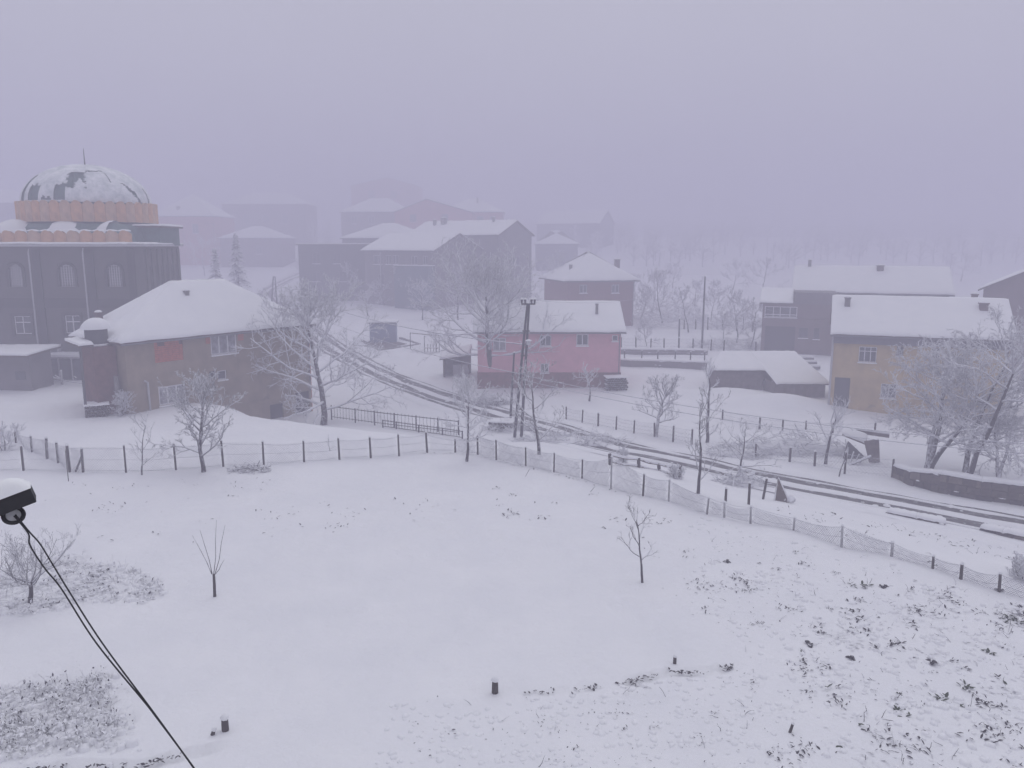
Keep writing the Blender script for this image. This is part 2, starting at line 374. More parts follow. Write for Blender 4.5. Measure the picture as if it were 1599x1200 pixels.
# ------------------------------------------------------------------ buildings
def snow_patch(mb, a, b, c, d, t, seed=0, nu=22, nv=8):
    """soft snow slab over a roof plane; a-b is the eave, d-c the ridge"""
    a, b, c, d = [np.array(p, float) for p in (a, b, c, d)]; r = random.Random(seed); ph = [r.uniform(0, 6.28) for _ in range(6)]
    base = len(mb.v)
    for j in range(nv + 1):
        for i in range(nu + 1):
            u, v = i / nu, j / nv
            u2 = .5 - .5 * math.cos(math.pi * u); v2 = .5 - .5 * math.cos(math.pi * v) if v < 1 else 1
            p = (a * (1 - u2) + b * u2) * (1 - v2) + (d * (1 - u2) + c * u2) * v2
            k = min(1, .6 + 16 * min(u2, 1 - u2)) * min(1, .55 + 14 * v2)
            h = t * k * (1 + .08 * math.sin(9 * u2 + ph[0]) * math.sin(5 * v2 + ph[1]) + .08 * math.sin(23 * u2 + ph[2] + 4 * v2))
            if j == 0: p = p + (a - d) / max(np.linalg.norm(a - d), 1e-6) * (.035 + .025 * math.sin(31 * u2 + ph[3]) + .02 * math.sin(57 * u2 + ph[4]))
            mb.v.append((p[0], p[1], p[2] + h))
    W_ = nu + 1
    for j in range(nv):
        for i in range(nu):
            k = base + j * W_ + i; mb.f.append((k, k + 1, k + 1 + W_, k + W_))
    rim = [base + i for i in range(W_)] + [base + j * W_ + nu for j in range(1, nv + 1)] + [base + nv * W_ + i for i in range(nu - 1, -1, -1)] + [base + j * W_ for j in range(nv - 1, 0, -1)]
    lowr = []
    for k in rim:
        x, y, z = mb.v[k]; mb.v.append((x, y, z - t * .45)); lowr.append(len(mb.v) - 1)
    n = len(rim)
    for i in range(n): mb.f.append((rim[i], lowr[i], lowr[(i + 1) % n], rim[(i + 1) % n]))
class House:
    def __init__(s, name, label, cat, P, ang, L, D, zg, eave, group=None):
        s.P = np.array(P[:2], float); s.a = R(ang); s.L, s.D, s.zg, s.e = L, D, zg, eave - zg
        s.d = np.array([math.cos(s.a), math.sin(s.a)]); s.n = np.array([-s.d[1], s.d[0]])
        s.o = thing(name, label, cat, (P[0], P[1], zg), s.a, group); s.holes = {'front': [], 'right': [], 'left': []}
    def wall_uz(s, side, u, v):
        o = s.P + (s.d * s.L if side == 'right' else 0); e = s.d if side == 'front' else s.n; m = s.n if side == 'front' else s.d
        r = ray(u, v); t = np.dot(o, m) / np.dot(r[:2], m); p = np.array([0, 0, HC]) + r * t
        return float(np.dot(p[:2] - o, e)), float(p[2] - s.zg)
    def rect(s, side, x0, y0, x1, y1):
        xm, ym = .5 * (x0 + x1), .5 * (y0 + y1)
        a, b = s.wall_uz(side, x0, ym)[0], s.wall_uz(side, x1, ym)[0]
        return (min(a, b), max(a, b), s.wall_uz(side, xm, y1)[1], s.wall_uz(side, xm, y0)[1])
    def pt(s, side, u, dep, z):
        return (u, dep, z) if side == 'front' else ((s.L - dep, u, z) if side == 'right' else (dep, u, z))
    def window(s, side, rc, mull=(.5,), trans=(), pane='glass', frame='white', name='window', bar=.06, sill=True):
        u0, u1, z0, z1_ = rc; s.holes[side].append(rc); mb = MB(); b = bar
        def bx(a0, a1, c0, c1, d0=.07, d1=.13):
            p = [s.pt(side, a0, d0, c0), s.pt(side, a1, d1, c1)]
            mb.box(min(p[0][0], p[1][0]), max(p[0][0], p[1][0]), min(p[0][1], p[1][1]), max(p[0][1], p[1][1]), c0, c1)
        bx(u0 + .004, u0 + b, z0 + .004, z1_ - .004); bx(u1 - b, u1 - .004, z0 + .004, z1_ - .004)
        bx(u0 + b, u1 - b, z0 + .004, z0 + b); bx(u0 + b, u1 - b, z1_ - b, z1_ - .004)
        for f in mull: c = u0 + (u1 - u0) * f; bx(c - b / 2, c + b / 2, z0 + b, z1_ - b, .073, .127)
        for f in trans: c = z0 + (z1_ - z0) * f; bx(u0 + b, u1 - b, c - b / 2, c + b / 2, .076, .124)
        w = mb.build(name, M[frame], s.o)
        MB().add([s.pt(side, a, .115, c) for a, c in ((u0, z0), (u1, z0), (u1, z1_), (u0, z1_))], [(0, 1, 2, 3)]).build('pane', M[pane], w)
        if sill:
            m2 = MB(); p = [s.pt(side, u0 - .06, -.12, 0), s.pt(side, u1 + .06, .02, 0)]
            m2.box(min(p[0][0], p[1][0]), max(p[0][0], p[1][0]), min(p[0][1], p[1][1]), max(p[0][1], p[1][1]), z0 - .1, z0 - .004); m2.build('window_sill', M['roofsnow'], w)
        return w
    def opening(s, side, rc, name='opening', m='dark', dep=.14):
        s.holes[side].append(rc); u0, u1, z0, z1_ = rc
        return MB().add([s.pt(side, a, dep, c) for a, c in ((u0, z0), (u1, z0), (u1, z1_), (u0, z1_))], [(0, 1, 2, 3)]).build(name, M[m], s.o)
    def walls(s, m, rise=0, gable=True, z0=-1.5, base=None, name='wall', noback=False):
        L, D, e_ = s.L, s.D, s.e; mb = MB()
        for side, ln in (('front', L), ('right', D), ('left', D)):
            hs_ = [h for h in s.holes[side]]
            us = sorted({0, ln} | {min(max(v, 0), ln) for h in hs_ for v in h[:2]}); zs = sorted({z0, e_} | {min(max(v, z0), e_) for h in hs_ for v in h[2:]})
            for i in range(len(us) - 1):
                for j in range(len(zs) - 1):
                    uc, zc = .5 * (us[i] + us[i + 1]), .5 * (zs[j] + zs[j + 1])
                    if any(h[0] < uc < h[1] and h[2] < zc < h[3] for h in hs_): continue
                    mb.quad(*[s.pt(side, u, 0, z) for u, z in ((us[i], zs[j]), (us[i + 1], zs[j]), (us[i + 1], zs[j + 1]), (us[i], zs[j + 1]))])
            for (u0, u1, a, b) in hs_:
                c = [(u0, a), (u1, a), (u1, b), (u0, b)]
                for k in range(4):
                    p, q = c[k], c[(k + 1) % 4]
                    mb.quad(s.pt(side, p[0], 0, p[1]), s.pt(side, q[0], 0, q[1]), s.pt(side, q[0], .16, q[1]), s.pt(side, p[0], .16, p[1]))
        mb.quad((0, D, z0), (L, D, z0), (L, D, e_), (0, D, e_))
        if gable and rise:
            for x in (0, L): mb.add([(x, 0, e_), (x, D, e_), (x, D / 2, e_ + rise)], [(0, 1, 2)])
        w = mb.build(name, m if not isinstance(m, str) else M[m], s.o)
        return w
    def roof(s, rise, kind='gable', over=.45, t=.14, snow=.17, rm='roof', seed=0, hip=None, over_side=None, gutter=True):
        L, D, e_ = s.L, s.D, s.e + .015; o = over; so_ = over if over_side is None else over_side; k = rise / (D / 2); zl = e_ - o * k; zr = e_ + rise
        mb, sb = MB(), MB()
        if kind == 'gable':
            pl = [[(-so_, -o, zl), (L + so_, -o, zl), (L + so_, D / 2, zr), (-so_, D / 2, zr)], [(L + so_, D + o, zl), (-so_, D + o, zl), (-so_, D / 2, zr), (L + so_, D / 2, zr)]]
        else:
            h = D / 2 if hip is None else hip; a, b = (h, D / 2, zr), (L - h, D / 2, zr)
            c = [(-o, -o, zl), (L + o, -o, zl), (L + o, D + o, zl), (-o, D + o, zl)]
            pl = [[c[0], c[1], b, a], [c[2], c[3], a, b], [c[1], c[2], b, b], [c[3], c[0], a, a]]
        for i, p in enumerate(pl):
            q = [p[0], p[1], p[2]] if p[2] == p[3] else p
            mb.slab([(x, y, z + t) for x, y, z in q], t)
            snow_patch(sb, *[(x, y, z + t + .004) for x, y, z in p], snow, seed * 7 + i)
        r = mb.build('roof', M[rm], s.o); sb.build('snow_cover', M['roofsnow'], r, True)
        if gutter:
            g = MB().tube([(-so_, -o - .07, zl + .02), (L + so_, -o - .07, zl + .02)], .06, 6); gr = g.build('gutter', M['fascia'], s.o)
            MB().tube([(L - .15, -o - .07, zl - .04), (L - .15, -.09, zl - .45), (L - .15, -.09, -.6)], .045, 6).build('downpipe', M['fascia'], gr)
        s.hip = (s.D / 2 if hip is None else hip) if kind == 'hip' else None; s.roofo = r; s.plan = (k, zl, zr); return r
    def roofz(s, x, y, rise):
        f = 1 - abs(y - s.D / 2) / (s.D / 2)
        if s.hip: f = min(f, x / s.hip, (s.L - x) / s.hip)
        return s.e + rise * f + .2
    def chimney(s, x, y, w, h, rise, m='concrete', cap=True):
        z = s.roofz(x, y, rise); c = MB().box(x - w / 2, x + w / 2, y - w / 2, y + w / 2, z - .5, z + h)
        c.box(x - w * .62, x + w * .62, y - w * .62, y + w * .62, z + h + .003, z + h + .1)
        o = c.build('chimney', M[m], s.roofo)
        MB().blob((x, y, z + h + .1), w * .6, w * .6, .16, int(x * 10), .1).build('snow_cap', M['roofsnow'], s.roofo, True)
    def px_u(s, u, v=500): return s.wall_uz('front', u, v)[0]

def pxX(u, Y, v=480): return atY(u, v, Y)[0]

# --- beige house
P0 = G(203, 646); h = House('beige_house', 'two storey beige house with snowy hip roof and a red brick patch', 'house', P0, 53, 15.6, 6.6, 0, 5.25)
h.window('front', h.rect('front', 329, 521, 370, 553), (.33, .66), (), 'curtain', sill=True, bar=.10)
h.window('front', h.rect('front', 248, 602, 291, 631), (.34, .67), (), 'curtain', sill=True, bar=.10)
h.window('front', h.rect('front', 340, 579, 354, 593), (), (), 'glass'); h.opening('front', h.rect('front', 327, 580, 338, 592))
h.opening('front', h.rect('front', 422, 631, 443, 655), 'basement_opening'); h.opening('front', h.rect('front', 462, 612, 484, 650), 'basement_door', 'dark')
rc = h.rect('front', 241, 530, 286, 565); h.opening('front', rc, 'brick_backing', 'rust', .1)
bp = MB(); rows_ = 11; cols_ = 8
for j in range(rows_):
    for i in range(cols_):
        w_ = (rc[1] - rc[0]) / cols_; hh = (rc[3] - rc[2]) / rows_
        if j > rows_ - 4 and (i in (1, 2) or (i > 6)): continue
        x = rc[0] + i * w_ + rnd.uniform(0, .01); z = rc[2] + j * hh
        bp.box(x + .01, x + w_ - .012, .02 + rnd.uniform(0, .03), .095, z + .01, z + hh - .01)
tag(bp.build('brick_infill', M['brickor'], h.o), kind='stuff')
for px in ((321, 524, 328, 537), (371, 519, 380, 532)):
    r_ = h.rect('front', *px); b = MB()
    for j in range(5):
        z = r_[2] + (r_[3] - r_[2]) * j / 5; b.box(r_[0], r_[1], -.02 - rnd.uniform(0, .015), .05, z, z + (r_[3] - r_[2]) / 5 - .02)
    b.build('brick_patch', M['brickor'], h.o)
r_ = h.rect('front', 229, 597, 236, 651); MB().tube([((r_[0] + r_[1]) / 2, -.12, r_[2] - .4), ((r_[0] + r_[1]) / 2 - .05, -.12, r_[3]), ((r_[0] + r_[1]) / 2 - .25, -.05, r_[3] + .15)], .075, 8).build('drain_pipe', M['metal'], h.o)
h.window('left', (4.0, 5.0, 2.6, 3.9), (.5,), (), 'glass')
h.walls("beige", z0=-3.4); h.roof(3.25, 'hip', .45, .16, .18, seed=1, hip=5.5)
h.chimney(6.2, 2.3, .3, .3, 3.25); h.chimney(.8, 4.9, .4, .7, 3.25, 'roof')
# thin ribs where the tiles show through on the small slope
rb = MB()
kz, zl_, zr_ = h.plan
for k in range(17):
    y = -.45 + 7.5 * (k + 1) / 18; yy = min(y, 6.6 - y); x1 = -.45 + (yy + .45) * (5.5 + .45) / (3.3 + .45) - .45
    if x1 > 0: zf = lambda x: zl_ + (zr_ - zl_) * (x + .45) / 5.95 + .16 + .15; rb.beam((-.5, y, zf(-.5)), (x1, y, zf(x1)), .12, .07)
rb.build('tile_rib', M['roofsnow'], h.o)
MB().box(15.602, 15.66, .0, .5, -3, 5.1).build('corner_strip', M['brickor'], h.o)
# brick stair turret with the snow capped drum beside the left corner
P1 = P0 + np.array([-.8, .6, 0]) * 2.0 + np.array([-.6, -.8, 0]) * .9
t = thing('brick_annex', 'narrow red brick annex with a snow capped drum at left end of beige house', 'annex', (P1[0], P1[1], 0), R(53))
MB().box(-.7, .8, -1.0, .8, -1, 4.7).build('wall', M['rust'], t)
MB().tube([(.0, -.1, 4.71), (.0, -.1, 5.9)], .72, 20).build('drum', M['greyd'], t, True)
MB().tube([(.0, -.1, 4.72), (.0, -.1, 4.86)], .82, 20).build('drum_rim', M['white'], t, True)
MB().blob((0, -.1, 5.85), .9, .85, .75, 4, .12).build('snow_cap', M['roofsnow'], t, True)
MB().slab([(-1.7, -1.2, 4.9), (-.75, -1.2, 4.9), (-.75, .8, 5.1), (-1.7, .8, 5.1)], .1).build('canopy', M['roof'], t)
sb = MB(); snow_patch(sb, (-1.7, -1.2, 4.91), (-.75, -1.2, 4.91), (-.75, .8, 5.11), (-1.7, .8, 5.11), .2, 3, 8, 5); sb.build('canopy_snow', M['roofsnow'], t, True)
MB().tube([(-1.5, -.9, -.5), (-1.5, -.9, 4.82)], .09, 8).build('canopy_post', M['greyd'], t)
MB().tube([(.55, -1.2, -.5), (.55, -1.2, 2.6)], .16, 8).build('brick_pier', M['concrete'], t)

# --- pink house
YP = G(830, 606)[1]; zpg = low(YP)
xl, xr = pxX(746, YP, 560), pxX(969, YP, 560)
h = House('pink_house', 'pink painted house with red brick base and white snow roof beside the road', 'house', (xl, YP), 0, xr - xl, 9.5, zpg, atY(860, 517, YP)[2])
h.window('front', h.rect('front', 900, 522, 919, 540), (.5,), (), 'glass', bar=.1); h.window('front', h.rect('front', 843, 524, 861, 541), (.5,), (), 'glass', bar=.09)
h.window('front', h.rect('front', 956, 524, 965, 533), (), (), 'glass', bar=.08); h.window('front', h.rect('front', 844, 568, 857, 582), (.5,), (), 'glass', bar=.08)
h.window('front', h.rect('front', 770, 528, 790, 548), (.5,), (), 'curtain', bar=.09)
h.window('left', (2, 3.4, 2.8, 4.2), (.5,), (), 'glass')
h.walls('pink', 2.3); zb = h.rect('front', 880, 582, 900, 604)[3]
MB().box(-.06, h.L + .06, -.09, h.D + .06, -2, zb).build('brick_base', M['brickred'], h.o)
MB().box(-.02, h.px_u(822, 550), -.03, .05, zb + .02, h.e - .1).build('faded_wall_panel', M['pinkl'], h.o) if False else None
h.roof(2.3, 'gable', .45, .12, .17, seed=2); h.chimney(h.px_u(936, 490), 2.4, .26, 1.0, 2.3)

# --- ochre house on the right
P0 = atY(1298, 600, 66.5); Pe = atY(1572, 600, 61.8); ang = math.degrees(math.atan2(Pe[1] - P0[1], Pe[0] - P0[0]))
ey = atY(1300, 519, 66)[2]
h = House('ochre_house', 'ochre yellow two storey house with wide snow roof behind the frosted trees', 'house', P0, ang, float(np.linalg.norm(Pe[:2] - P0[:2])), 9.0, -2.5, ey)
h.window('front', h.rect('front', 1341, 542, 1369, 566), (.33, .66), (.7,), 'glass', 'white'); h.window('front', h.rect('front', 1400, 541, 1411, 556), (), (), 'glass', 'grey')
h.window('front', h.rect('front', 1455, 544, 1468, 560), (.5,), (), 'glass', 'grey'); h.opening('front', h.rect('front', 1302, 590, 1326, 646), 'garage_door', 'greyd')
h.window('front', h.rect('front', 1375, 600, 1400, 622), (.5,), (), 'glass', 'white')
h.walls('yellow', 2.5); h.roof(2.5, 'gable', .6, .16, .18, seed=3, over_side=.35)
MB().box(-.05, h.L + .3, -.35, -.003, h.e - .95, h.e - .32).build('fascia_band', M['fascia'], h.o)
MB().tube([(-.1, -.1, -1), (-.1, -.1, h.e - .4)], .09, 8).build('downpipe', M['metal'], h.o)
h.chimney(h.px_u(1311, 500) + .6, 3.0, .45, .75, 2.5); h.chimney(h.px_u(1536, 500) + .4, 3.0, .6, .55, 2.5, 'brown'); h.chimney(h.px_u(1520, 500) + .8, 5.6, .45, .9, 2.5, 'brown')

# --- grey building behind it
YG = 97.0; zg = z1(32, YG)
def front_len(P, ang, px, py):
    c, s_ = math.cos(R(ang)), math.sin(R(ang)); rr = ray(px, py); k = rr[0] / rr[1]; return float((k * P[1] - P[0]) / (c - k * s_))
a = atY(1242, 470, YG + 5)
h = House('grey_building', 'long grey building with the farthest right wide snow roof above the ochre house', 'building', a, -21, front_len(a, -21, 1482, 470), 11, zg, atY(1242, 455, YG + 4.5)[2])
h.window('front', h.rect('front', 1262, 470, 1280, 485), (.5,), (), 'glass', 'grey')
h.walls('grey', 2.8); h.roof(2.8, 'gable', .5, .15, .18, seed=4); h.chimney(h.px_u(1377, 440), 4.6, .8, .6, 2.8, 'brown'); h.chimney(h.px_u(1262, 440), 5.4, .4, .8, 2.8)
a = atY(1190, 500, YG)
h = House('sunroom_wing', 'low grey wing with glazed sunroom above a dark garage', 'building', a, -19, front_len(a, -19, 1305, 500), 5.5, zg - .5, atY(1200, 474, YG)[2])
h.window('front', h.rect('front', 1194, 479, 1245, 496), (.27, .48, .78), (.25,), 'glass', 'white', bar=.1)
h.opening('front', h.rect('front', 1194, 510, 1241, 550), 'garage_opening', 'dark', .15); h.window('front', h.rect('front', 1247, 512, 1262, 528), (), (), 'glass', 'grey'); h.window('front', h.rect('front', 1270, 512, 1280, 530), (), (), 'glass', 'grey')
h.walls('brown'); u1 = h.px_u(1239, 470)
MB().slab([(-.4, -.5, h.e + .1), (u1 + .1, -.5, h.e + .1), (u1 + .1, 5.5, h.e + 1.5), (-.4, 5.5, h.e + 1.5)], .12).build('roof', M['roof'], h.o)
sb = MB(); snow_patch(sb, (-.4, -.5, h.e + .105), (u1, -.5, h.e + .105), (u1, 5.5, h.e + 1.5), (-.4, 5.5, h.e + 1.5), .17, 5); sb.build('snow_cover', M['roofsnow'], h.o, True)
MB().box(u1 + .12, h.L, -.02, 5.4, h.e + .003, h.e + 1.4).build('upper_wall', M['grey'], h.o)
bz = h.rect('front', 1200, 497, 1210, 508); MB().box(0, h.L, -.35, -.003, bz[2], bz[3]).build('balcony_wall', M['brown'], h.o)

# --- far right house
a = atY(1531, 500, 88); A_ = -34
h = House('mauve_house', 'dim brownish gable house at the right edge behind bare branches', 'house', a, A_, 13.5, 12, z1(50, 84), atY(1533, 452, 88)[2])
for px in ((1560, 470, 1573, 488), (1560, 515, 1573, 533)): h.window('front', h.rect('front', *px), (.5,), (), 'glass', 'grey')
h.walls('brown', 2.6 * 0, False); L = h.L; zt_ = h.e + 3.3
for y_ in (0, 12): MB().add([(0, y_, h.e), (L, y_, h.e), (L / 2, y_, zt_)], [(0, 1, 2)]).build('gable', M['brown'], h.o)
rb, sb = MB(), MB()
for sx, x0 in ((-.5, 0), (L + .5, L)):
    q = [(sx, -.5, h.e - .2), (sx, 12.5, h.e - .2), (L / 2, 12.5, zt_ + .1), (L / 2, -.5, zt_ + .1)]
    rb.slab([(x, y, z + .15) for x, y, z in q], .15); snow_patch(sb, *[(x, y, z + .155) for x, y, z in q], .16, 6)
r = rb.build('roof', M['roof'], h.o); sb.build('snow_cover', M['roofsnow'], r, True)

# --- plank shed, L shaped
YS = 75.0; zs = low(YS)
a, b, c = atY(1108, 590, YS), atY(1192, 590, YS), atY(1269, 590, YS)
t = thing('plank_shed', 'low plank shed under a thick white roof beside the ochre house', 'shed', (a[0], YS, zs))
L1, L2 = b[0] - a[0], c[0] - a[0]; e1 = atY(1150, 578, YS)[2] - zs; e2 = atY(1230, 599, YS - 3.2)[2] - zs; er = atY(1200, 551, YS + 4.5)[2] - zs
x = 0
while x < L1 - .05:
    w_ = min(rnd.uniform(.22, .32), L1 - x); link('plank', MB().box(x, x + w_ - .015, -rnd.uniform(.0, .03), .05, -.6, e1 - .02).mesh('plank', M['plank']), t); x += w_
x = L1 + .1
while x < L2 - .05:
    w_ = min(rnd.uniform(.3, .45), L2 - x); link('plank', MB().box(x, x + w_ - .015, -3.2 - rnd.uniform(0, .03), -3.15, -.6, e2 - .02).mesh('plank', M['plank'] if rnd.random() < .6 else M['wood']), t); x += w_
MB().add([(.02, .06, -.6), (2.4, 4.45, -.6), (2.4, 4.45, er - .1), (.02, .06, e1 - .01)], [(0, 1, 2, 3)]).box(L1 + .1, L1 + .16, -3.14, 0, -.6, e2).box(L2 - .06, L2, -3.14, 4.6, -.6, e2).box(2.4, L2 - .25, 4.5, 4.6, -.6, er - .3).build('side_wall', M['plank'], t)
rb, sb = MB(), MB()
for i, q in enumerate(([(-.3, -.4, e1), (L1 + .05, -.4, e1), (L1 + .05, 4.8, er), (2.2, 4.8, er)], [(L1 + .05, -3.6, e2), (L2 + .3, -3.6, e2), (L2 - .1, 4.8, er), (L1 + .05, 4.8, er)])):
    rb.slab(q, .1); snow_patch(sb, *[(x, y, z + .004) for x, y, z in q], .15, 11 + i)
r = rb.build('roof', M['roof'], t); sb.build('snow_cover', M['roofsnow'], r, True)

# --- mosque
YM = 69.0; zc = 11.45
xl, xc, xr = pxX(-75, YM), pxX(205, YM), pxX(229, 71.2)
mq = thing('mosque', 'large grey mosque with snow covered dome and orange scalloped drum', 'mosque', ((xl + xr) / 2, 78, 0)); ox, oy = mq.location.x, mq.location.y
lx = lambda x: x - ox
ly = lambda y: y - oy
def mwin(px0, py0, px1, py1): a_, b_ = atY(px0, py1, YM), atY(px1, py0, YM); return a_[0], b_[0], a_[2], b_[2]
holes = []; arch = [(15, 411, 36, 448), (93, 411, 117, 448), (168, 411, 191, 448)]; sq = [(24, 494, 47, 522), (103, 493, 124, 521)]
def panelwall(x0, x1, z0, z1_, hs_, y, dep):
    mb = MB(); us = sorted({x0, x1} | {v for h_ in hs_ for v in h_[:2]}); zs_ = sorted({z0, z1_} | {v for h_ in hs_ for v in h_[2:]})
    for i in range(len(us) - 1):
        for j in range(len(zs_) - 1):
            uc, zc_ = .5 * (us[i] + us[i + 1]), .5 * (zs_[j] + zs_[j + 1])
            if any(h_[0] < uc < h_[1] and h_[2] < zc_ < h_[3] for h_ in hs_): continue
            mb.quad(*[(lx(u), ly(y), z) for u, z in ((us[i], zs_[j]), (us[i + 1], zs_[j]), (us[i + 1], zs_[j + 1]), (us[i], zs_[j + 1]))])
    for (u0, u1, a_, b_) in hs_:
        c_ = [(u0, a_), (u1, a_), (u1, b_), (u0, b_)]
        for k in range(4):
            p, q = c_[k], c_[(k + 1) % 4]; mb.quad((lx(p[0]), ly(y), p[1]), (lx(q[0]), ly(y), q[1]), (lx(q[0]), ly(y + dep), q[1]), (lx(p[0]), ly(y + dep), p[1]))
    return mb
HW = [mwin(*p) for p in arch + sq]
zband = atY(100, 473, YM)[2]
mb = panelwall(xl, xc, -1, zc, HW, YM, .3)
mb.quad((lx(xc), ly(YM), -1), (lx(xr), ly(71.2), -1), (lx(xr), ly(71.2), zc), (lx(xc), ly(YM), zc))
xb = pxX(286, 81.5)
mb.quad((lx(xr), ly(71.2), -1), (lx(xb), ly(81.5), -1), (lx(xb), ly(81.5), zc), (lx(xr), ly(71.2), zc)); xk = xb * 84.6 / 81.5; mb.quad((lx(xb), ly(81.5), -1), (lx(xk), ly(84.5), -1), (lx(xk), ly(84.5), zc), (lx(xb), ly(81.5), zc)); mb.quad((lx(xl), ly(84.5), -1), (lx(xk), ly(84.5), -1), (lx(xk), ly(84.5), zc), (lx(xl), ly(84.5), zc))
mb.add([(lx(xl), ly(YM), zc - .02), (lx(xc), ly(YM), zc - .02), (lx(xr), ly(71.2), zc - .02), (lx(xb), ly(81.5), zc - .02), (lx(xk), ly(84.5), zc - .02), (lx(xl), ly(84.5), zc - .02)], [(0, 1, 2, 3, 4, 5)])
mb.quad((lx(xl), ly(YM), -1), (lx(xl), ly(84.5), -1), (lx(xl), ly(84.5), zc), (lx(xl), ly(YM), zc))
mb.build('wall', M['mosque'], mq)
MB().box(lx(xl) - .1, lx(xc) + .1, ly(YM) - .12, ly(YM) - .003, zband - .45, zband + .35).build('wall_band', M['mosqued'], mq)
for px in (-30, 57, 140, 204):     # pilasters between the bays
    X = pxX(px, YM, 440); MB().box(lx(X) - .1, lx(X) + .55, ly(YM) - .16, ly(YM) - .125 + .12, -1, zc - .35).build('pilaster', M['mosqued'], mq)
for px in (56, 140):
    X = pxX(px, YM, 440); MB().tube([(lx(X) - .3, ly(YM) - .14, 0), (lx(X) - .3, ly(YM) - .14, zc - .55), (lx(X) - .15, ly(YM) - .3, zc - .25)], .07, 8).build('downpipe', M['metal'], mq)
for i, (u0, u1, a_, b_) in enumerate(HW[:3]):  # arched lattice windows
    r_ = (u1 - u0) / 2; cx = (u0 + u1) / 2; zb_ = b_ - r_; mb = MB(); N = 10
    arc = [(lx(cx + r_ * math.cos(math.pi * k / N)), zb_ + r_ * math.sin(math.pi * k / N)) for k in range(N + 1)]
    for k in range(N):   # spandrel fill
        p, q = arc[k], arc[k + 1]; mb.add([(p[0], ly(YM) + .04, p[1]), (q[0], ly(YM) + .04, q[1]), (q[0], ly(YM) + .04, b_), (p[0], ly(YM) + .04, b_)], [(0, 1, 2, 3)])
    mb.build('arch_spandrel', M['mosque'], mq)
    fr = MB(); fr.tube([(lx(u1), ly(YM) - .03, a_)] + [(x_, ly(YM) - .03, z_) for x_, z_ in arc] + [(lx(u0), ly(YM) - .03, a_)], .13, 6); w = fr.build('arched_window', M['mosqued'], mq)
    MB().quad(*[(lx(x_), ly(YM) + .24, z_) for x_, z_ in ((u0, a_), (u1, a_), (u1, b_), (u0, b_))]).build('pane', M['glass'], w)
    lt = MB(); n = 7
    for k in range(n + 1): X = u0 + (u1 - u0) * k / n; lt.box(lx(X) - .035, lx(X) + .035, ly(YM) + .12, ly(YM) + .17, a_, b_ - .02)
    m_ = int((b_ - a_) / ((u1 - u0) / n))
    for k in range(m_ + 1): Z = a_ + (b_ - a_) * k / m_; lt.box(lx(u0), lx(u1), ly(YM) + .125, ly(YM) + .165, Z - .035, Z + .035)
    lt.build('lattice', M['metal'], w)
for (u0, u1, a_, b_) in HW[3:]:
    mb = MB(); y0, y1 = ly(YM) + .12, ly(YM) + .18
    for p in ((u0, u0 + .08, a_, b_), (u1 - .08, u1, a_, b_), (u0 + .08, u1 - .08, a_, a_ + .08), (u0 + .08, u1 - .08, b_ - .08, b_), ((u0 + u1) / 2 - .04, (u0 + u1) / 2 + .04, a_ + .08, b_ - .08)): mb.box(lx(p[0]), lx(p[1]), y0, y1, p[2], p[3])
    mb.box(lx(u0 + .08), lx(u1 - .08), y0 + .003, y1 - .003, a_ + (b_ - a_) * .62, a_ + (b_ - a_) * .62 + .08)
    w = mb.build('window', M['white'], mq); MB().quad(*[(lx(x_), ly(YM) + .16, z_) for x_, z_ in ((u0, a_), (u1, a_), (u1, b_), (u0, b_))]).build('pane', M['glass'], w)
    MB().box(lx(u0) - .25, lx(u1) + .25, ly(YM) - .05, ly(YM) - .003, b_ + .02, b_ + .25).box(lx(u0) - .25, lx(u0) - .02, ly(YM) - .05, ly(YM) - .003, a_ - .2, b_ + .017).box(lx(u1) + .02, lx(u1) + .25, ly(YM) - .05, ly(YM) - .003, a_ - .2, b_ + .017).build('window_surround', M['mosqued'], w)
for k in range(7):       # ribs and slit windows of the side wall
    f = (k + .5) / 7; X = xr + (xb - xr) * f; Y = 71.2 + 10.3 * f
    MB().box(lx(X) - .02, lx(X) + .18, ly(Y) - .22, ly(Y) + .22, -1, zc - .3).build('wall_rib', M['mosque'], mq)
    if k < 6:
        Y2 = Y + .75; X2 = xr + (xb - xr) * (f + .07); MB().box(lx(X2) - .02, lx(X2) + .03, ly(Y2) - .25, ly(Y2) + .25, 6.6, 9.6).build('slit_window', M['dark'], mq)
cor = [(lx(xl), ly(YM) - .45, zc + .12), (lx(xc) + .1, ly(YM) - .45, zc + .12), (lx(xr) + .45, ly(71.0), zc + .12), (lx(xb) + .5, ly(81.5), zc + .12), (lx(xk) + .5, ly(84.5), zc + .12), (lx(xl), ly(84.5), zc + .12)]
co = MB().slab(cor, .2).build('cornice', M['metal'], mq)
sb = MB(); snow_patch(sb, (cor[0][0], cor[0][1] + .05, zc + .125), (cor[1][0], cor[1][1] + .05, zc + .125), (cor[1][0] + .8, ly(YM) + 4, zc + .125), (cor[0][0], ly(YM) + 4, zc + .125), .18, 21, 40, 5)
snow_patch(sb, (cor[2][0] - .05, cor[2][1], zc + .125), (cor[3][0] - .05, cor[3][1], zc + .125), (cor[3][0] - 3, cor[3][1], zc + .125), (cor[2][0] - 3, cor[2][1], zc + .125), .16, 22, 20, 5)
sb.build('cornice_snow', M['roofsnow'], co, True)
